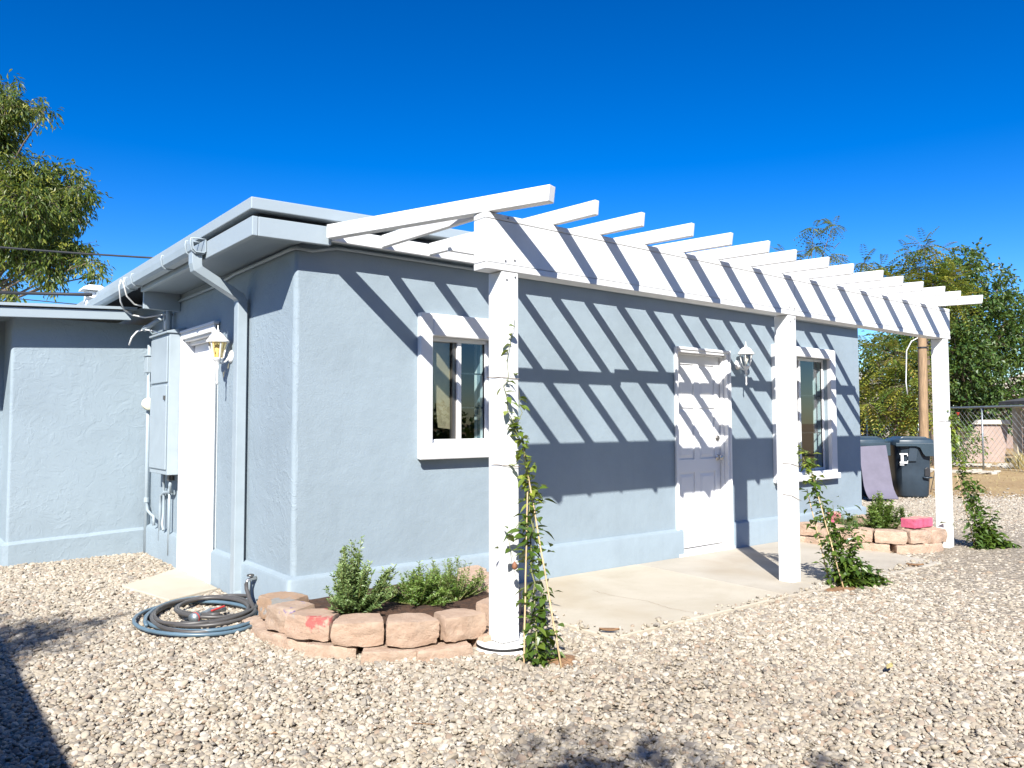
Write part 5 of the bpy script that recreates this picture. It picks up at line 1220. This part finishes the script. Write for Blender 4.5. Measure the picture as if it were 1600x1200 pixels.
# unseen trees that shade the gravel, added light blockers, bushes the windows mirror
crown_tree('shade_tree', (-4.6, -8.6, 0), 'tree behind the photographer that dapples the near gravel', SHADE1, 'leaf_olive', 0.055, 26.0, 51, 0.07, droop=0.3, aspect=0.4, nmin=6)
crown_tree('shade_tree', (-6.9, -4.6, 0), 'tree outside the left edge that shades the gravel by the side door', SHADE2, 'leaf_olive', 0.065, 16.0, 50, 0.10, droop=0.3, aspect=0.4, nmin=6)
ORD = ('first', 'second', 'third', 'fourth', 'fifth', 'sixth')
for q, (x, y, h, r) in enumerate(((-9.0, -11.5, 4.2, 2.3), (-5.2, -12.6, 4.6, 2.4), (-1.4, -12.0, 4.4, 2.3), (2.2, -12.8, 4.0, 2.1))):  # added out of view to keep sky light and ground bounce off the wall
    crown_tree('light_blocker_tree', (x, y, -0.06), 'dense unseen tree added to block sky light behind the photographer, ' + ORD[q] + ' from the west', [(x, y, h, r*0.85), (x-r*0.6, y+0.4, h-0.8, r*0.7), (x+r*0.6, y-0.3, h-0.7, r*0.7), (x+0.3, y+0.6, h-2.0, r*0.8), (x-0.9, y-0.2, h-2.6, r*0.6), (x+1.0, y, h-2.7, r*0.6), (x-0.4, y, h+r*0.5, r*0.55)], 'leaf_dark', 0.30, 0.75, 60+q, 0.2, group='added light blocking trees behind the photographer', aspect=0.7)
for q, (x, y, h, r) in enumerate(((7.5, -15.5, 1.0, 1.0), (11.5, -17, 1.2, 1.2), (16.0, -17.5, 1.0, 1.2), (21.0, -17, 1.3, 1.4), (26.5, -15, 1.2, 1.3), (31, -11, 1.5, 1.5))):
    crown_tree('hedge_bush', (x, y, -0.06), 'dark low bush along the far lot line, ' + ORD[q] + ' from the west', [(x, y, h*0.6, r), (x-1.3, y+0.3, h*0.5, r*0.8), (x+1.4, y-0.2, h*0.6, r*0.85), (x+0.2, y, h*1.1, r*0.5)], 'leaf_dark', 0.26, 1.2, 70+q, 0.06, 'bush', group='bushes along the lot line', aspect=0.7)
ns = thing('neighbour_shed', 'plain block shed outside the left edge casting the long shadow', 'shed', (-5.8, -5, 0))
put('wall', MB().box(-8.2, -3.72, -9.5, -0.85, -0.1, 2.10), 'tan_stucco', ns)
put('roof', MB().box(-8.4, -3.60, -9.7, -0.70, 2.102, 2.27), 'old_roof', ns, bevel=0.01)

# ------------------------------------------------------------------ litter on the ground
def curl_leaf(loc, rz, s, mat, label):
    mb = MB(); V = []; F = []
    for i in range(7):
        t_ = i/6; w_ = math.sin(math.pi*min(0.98, max(0.03, t_)))*0.5
        for j, k in enumerate((-1, 0, 1)): V.append(((t_-0.5)*s, k*w_*s*0.30, 0.012*abs(k)+s*0.10*(t_-0.5)**2*2+0.004))
    for i in range(6):
        for j in range(2): F.append((i*3+j, (i+1)*3+j, (i+1)*3+j+1, i*3+j+1))
    mb.add(V, F); o = put('fallen_leaf', mb, mat, fix=False, smooth=True); o.location = loc; o.rotation_euler = (0.1, 0, rz)
    m = o.modifiers.new('solid', 'SOLIDIFY'); m.thickness = 0.003; tag(o, label, 'leaf'); return o
curl_leaf((1.46, -1.66, 0.036), -0.75, 0.13, 'dead_leaf', 'curled brown dead leaf on the near corner of the patio slab')
curl_leaf((5.55, -1.80, 0.0), -0.9, 0.16, 'dead_leaf', 'brown sliver of bark on the patio edge near the far planter')
curl_leaf((2.15, -3.15, 0.022), 0.2, 0.10, 'dry_grass', 'straw coloured fallen leaf on the gravel at the right')
random.seed(77); mb = MB()
for k in range(150):
    x, y = random.uniform(-2.0, 7.5), random.uniform(-4.2, -1.8) if k % 3 else random.uniform(-1.6, 2.5)
    if y > -1.85 and x > -0.2: continue
    a = random.uniform(0, 6.28); p = Vector((x, y, gz(x)+0.016)); L_ = random.uniform(0.015, 0.045)
    if k % 4 == 0: mb.beam(p, p+Vector((math.cos(a), math.sin(a), 0.08))*L_*2.6, 0.003, 0.003)
    else: leaf(mb, p, Vector((math.cos(a), math.sin(a), 0.15)), Vector((0, 0, 1))+rv(0.4), L_, L_*0.45, None, quads=2)
put('leaf_litter', mb, 'dead_leaf', kind='stuff', fix=False)
def patch(name, cx_, cy_, rx, ry, z, mat, seed):
    mb = MB(); n = 26; V = [(cx_, cy_, z+0.02)]; F = []
    for ring_, kk in ((0.5, 0.018), (1.0, -0.01)):
        for i in range(n):
            a = 2*math.pi*i/n; r = ring_*(1+0.25*noise.noise(Vector((math.cos(a)*2+seed, math.sin(a)*2, 0)))); V.append((cx_+rx*r*math.cos(a), cy_+ry*r*math.sin(a), z+kk+0.008*noise.noise(Vector((a*3, ring_*5, seed)))))
    for i in range(n): F += [(0, 1+i, 1+(i+1) % n), (1+i, 1+n+i, 1+n+(i+1) % n, 1+(i+1) % n)]
    mb.add(V, F); put(name, mb, mat, kind='structure', smooth=True)
patch('bare_soil', 4.12, -1.80, 0.30, 0.16, gz(4)+0.005, 'mulch', 2)
patch('bare_soil', 0.86, -1.84, 0.14, 0.10, 0.004, 'mulch', 4)
patch('bare_soil', -0.12, -0.33, 0.20, 0.30, 0.006, 'mulch', 6)

# ------------------------------------------------------------------ gravel: loose stones, one object
def in_poly(px, py, poly):
    inside = np.zeros(len(px), bool); n = len(poly); j = n-1
    for i in range(n):
        xi, yi = poly[i]; xj, yj = poly[j]
        c = ((yi > py) != (yj > py)) & (px < (xj-xi)*(py-yi)/(yj-yi+1e-12)+xi); inside ^= c; j = i
    return inside
def scatter():
    X = []; Y = []; S = []
    def region(x0, x1, y0, y1, dens, size):
        n = int((x1-x0)*(y1-y0)*dens); x = RNG.uniform(x0, x1, n); y = RNG.uniform(y0, y1, n)
        vx, vy = x-CAM.x, y-CAM.y; dep = vx*fwd.x+vy*fwd.y; lat = vx*rgt.x+vy*rgt.y
        k = (dep > 1.2) & (np.abs(lat) < dep*0.80+1.6)
        return x[k], y[k], dep[k], size
    x, y, dep, _ = region(-6, 17, -8.5, 4.4, 5200, 1)
    keep = RNG.random(len(x)) < np.clip(1.42-dep/12.0, 0.50, 1.0)
    x, y, dep = x[keep], y[keep], dep[keep]
    bad = (x > -0.03) & (y > -0.03) & (x < 8.12) & (y < 9)
    bad |= (y > 3.78) & (x > -1.33) & (x < 0.1); bad |= (y > 4.3)
    for p in (PATIO_L, PATIO_R, STEP): bad |= in_poly(x, y, p)
    bad |= in_poly(x, y, [(0.0, -0.0), (-0.14, -0.30), (-0.13, -0.62), (0.02, -0.95), (0.25, -1.14), (0.55, -1.20), (0.90, -1.10), (1.15, -0.9), (1.29, -0.6), (1.42, 0)])
    bad |= in_poly(x, y, [(6.27, 0), (6.27, -0.9), (6.45, -1.2), (6.9, -1.3), (7.3, -0.5), (7.42, 0)])
    e = (x-12.2)*0.70+(y-1.15)*0.72 + 0.16*np.sin(x*3.1+y*2.2)
    bad |= (e > 0.0) & (RNG.random(len(x)) > np.exp(-np.maximum(e, 0)*2.0)*0.8)
    bad |= ((x-cx)**2+(y-cy)**2 < 0.165**2)
    for (qx, qy, qr) in ((4.12, -1.80, 0.17), (0.86, -1.85, 0.07)):
        bad |= (((x-qx)/1.6)**2+(y-qy)**2 < qr**2) & (RNG.random(len(x)) < 0.8)
    for (qx, qy, qa, qb, pr) in ((0.95, -2.55, 0.75, 0.35, .55), (1.9, -2.15, 0.6, 0.22, .45), (-0.35, -1.5, 0.5, 0.3, .35), (3.4, -2.9, 0.9, 0.3, .45), (-1.0, 1.6, 0.4, 0.6, .35)):
        d2 = ((x-qx)/qa)**2+((y-qy)/qb)**2
        bad |= RNG.random(len(x)) < pr*np.exp(-d2*1.4)
    stray = in_poly(x, y, PATIO_L) | in_poly(x, y, PATIO_R) | in_poly(x, y, STEP)
    edge = np.minimum(np.abs(y+1.75), np.abs(x-1.40))
    bad &= ~(stray & (RNG.random(len(x)) < 0.28*np.exp(-edge/0.035)))
    x, y, dep = x[~bad], y[~bad], dep[~bad]
    return x, y, dep
gx, gy, gd = scatter(); N = len(gx)
gzv = -0.0075*np.clip(gx, 0, 8)
base = RNG.lognormal(math.log(0.0084), 0.38, N)*np.clip(0.88+gd/22, 1.0, 1.6)
base = np.clip(base, 0.004, 0.022)
sc = np.stack([base*RNG.uniform(0.85, 1.45, N), base*RNG.uniform(0.75, 1.15, N), base*RNG.uniform(0.45, 0.78, N)], 1)
rot = np.stack([RNG.normal(0, 0.38, N), RNG.normal(0, 0.38, N), RNG.uniform(0, 6.283, N)], 1)
tone = np.clip(RNG.beta(2.3, 1.35, N), 0, 1)
# broad drifts where fines and tan stones collect
dr = 0.10*np.sin(gx*0.9+1.0)*np.cos(gy*1.1)+0.05*np.sin(gx*2.7+gy*1.9)
tone = np.clip(tone+dr*0.6, 0, 1)
onslab = in_poly(gx, gy, PATIO_L) | in_poly(gx, gy, PATIO_R) | in_poly(gx, gy, STEP)
gv = np.stack([gx, gy, gzv+0.034*onslab+base*0.22+RNG.uniform(-0.004, 0.010, N)], 1)
me = bpy.data.meshes.new('gravel'); me.vertices.add(N); me.vertices.foreach_set('co', gv.astype(np.float32).ravel())
for nm, ty, dat in (('rot', 'FLOAT_VECTOR', rot), ('scl', 'FLOAT_VECTOR', sc)):
    a = me.attributes.new(nm, ty, 'POINT'); a.data.foreach_set('vector', dat.astype(np.float32).ravel())
a = me.attributes.new('tone', 'FLOAT', 'POINT'); a.data.foreach_set('value', tone.astype(np.float32))
a = me.attributes.new('pick', 'INT', 'POINT'); a.data.foreach_set('value', RNG.integers(0, 6, N).astype(np.int32))
me.update(); me.materials.append(MATS['gravel_stone'])
gr = bpy.data.objects.new('gravel', me); COL.objects.link(gr); tag(gr, kind='stuff')
ng = bpy.data.node_groups.new('gravel_nodes', 'GeometryNodeTree')
ng.interface.new_socket('Geometry', in_out='INPUT', socket_type='NodeSocketGeometry'); ng.interface.new_socket('Geometry', in_out='OUTPUT', socket_type='NodeSocketGeometry')
G = ng.nodes; LK = ng.links; gi = G.new('NodeGroupInput'); go = G.new('NodeGroupOutput')
jn = G.new('GeometryNodeGeometryToInstance')
for k in range(6):
    ic = G.new('GeometryNodeMeshIcoSphere'); ic.inputs['Radius'].default_value = 1.0; ic.inputs['Subdivisions'].default_value = 2
    sp = G.new('GeometryNodeSetPosition'); ps = G.new('GeometryNodeInputPosition'); nt_ = G.new('ShaderNodeTexNoise'); nt_.noise_dimensions = '4D'
    nt_.inputs['Scale'].default_value = 0.85; nt_.inputs['Detail'].default_value = 1.5; nt_.inputs['W'].default_value = 3.7*k
    LK.new(ps.outputs[0], nt_.inputs['Vector'])
    sb = G.new('ShaderNodeVectorMath'); sb.operation = 'SUBTRACT'; sb.inputs[1].default_value = (0.5, 0.5, 0.5); LK.new(nt_.outputs['Color'], sb.inputs[0])
    ml = G.new('ShaderNodeVectorMath'); ml.operation = 'SCALE'; ml.inputs['Scale'].default_value = 1.35; LK.new(sb.outputs[0], ml.inputs[0])
    LK.new(ic.outputs['Mesh'], sp.inputs['Geometry']); LK.new(ml.outputs[0], sp.inputs['Offset'])
    ss = G.new('GeometryNodeSetShadeSmooth'); ss.inputs['Shade Smooth'].default_value = (k % 2 == 0); LK.new(sp.outputs[0], ss.inputs['Geometry'])
    sm = G.new('GeometryNodeSetMaterial'); sm.inputs['Material'].default_value = MATS['gravel_stone']; LK.new(ss.outputs[0], sm.inputs['Geometry'])
    LK.new(sm.outputs[0], jn.inputs[0])
ip = G.new('GeometryNodeInstanceOnPoints'); ip.inputs['Pick Instance'].default_value = True
def attr(nm, ty):
    q = G.new('GeometryNodeInputNamedAttribute'); q.data_type = ty; q.inputs['Name'].default_value = nm; return q.outputs['Attribute']
er = G.new('FunctionNodeEulerToRotation'); LK.new(attr('rot', 'FLOAT_VECTOR'), er.inputs[0])
LK.new(gi.outputs[0], ip.inputs['Points']); LK.new(jn.outputs[0], ip.inputs['Instance'])
LK.new(er.outputs[0], ip.inputs['Rotation']); LK.new(attr('scl', 'FLOAT_VECTOR'), ip.inputs['Scale']); LK.new(attr('pick', 'INT'), ip.inputs['Instance Index'])
LK.new(ip.outputs[0], go.inputs[0])
md = gr.modifiers.new('gravel', 'NODES'); md.node_group = ng
print('stones', N)
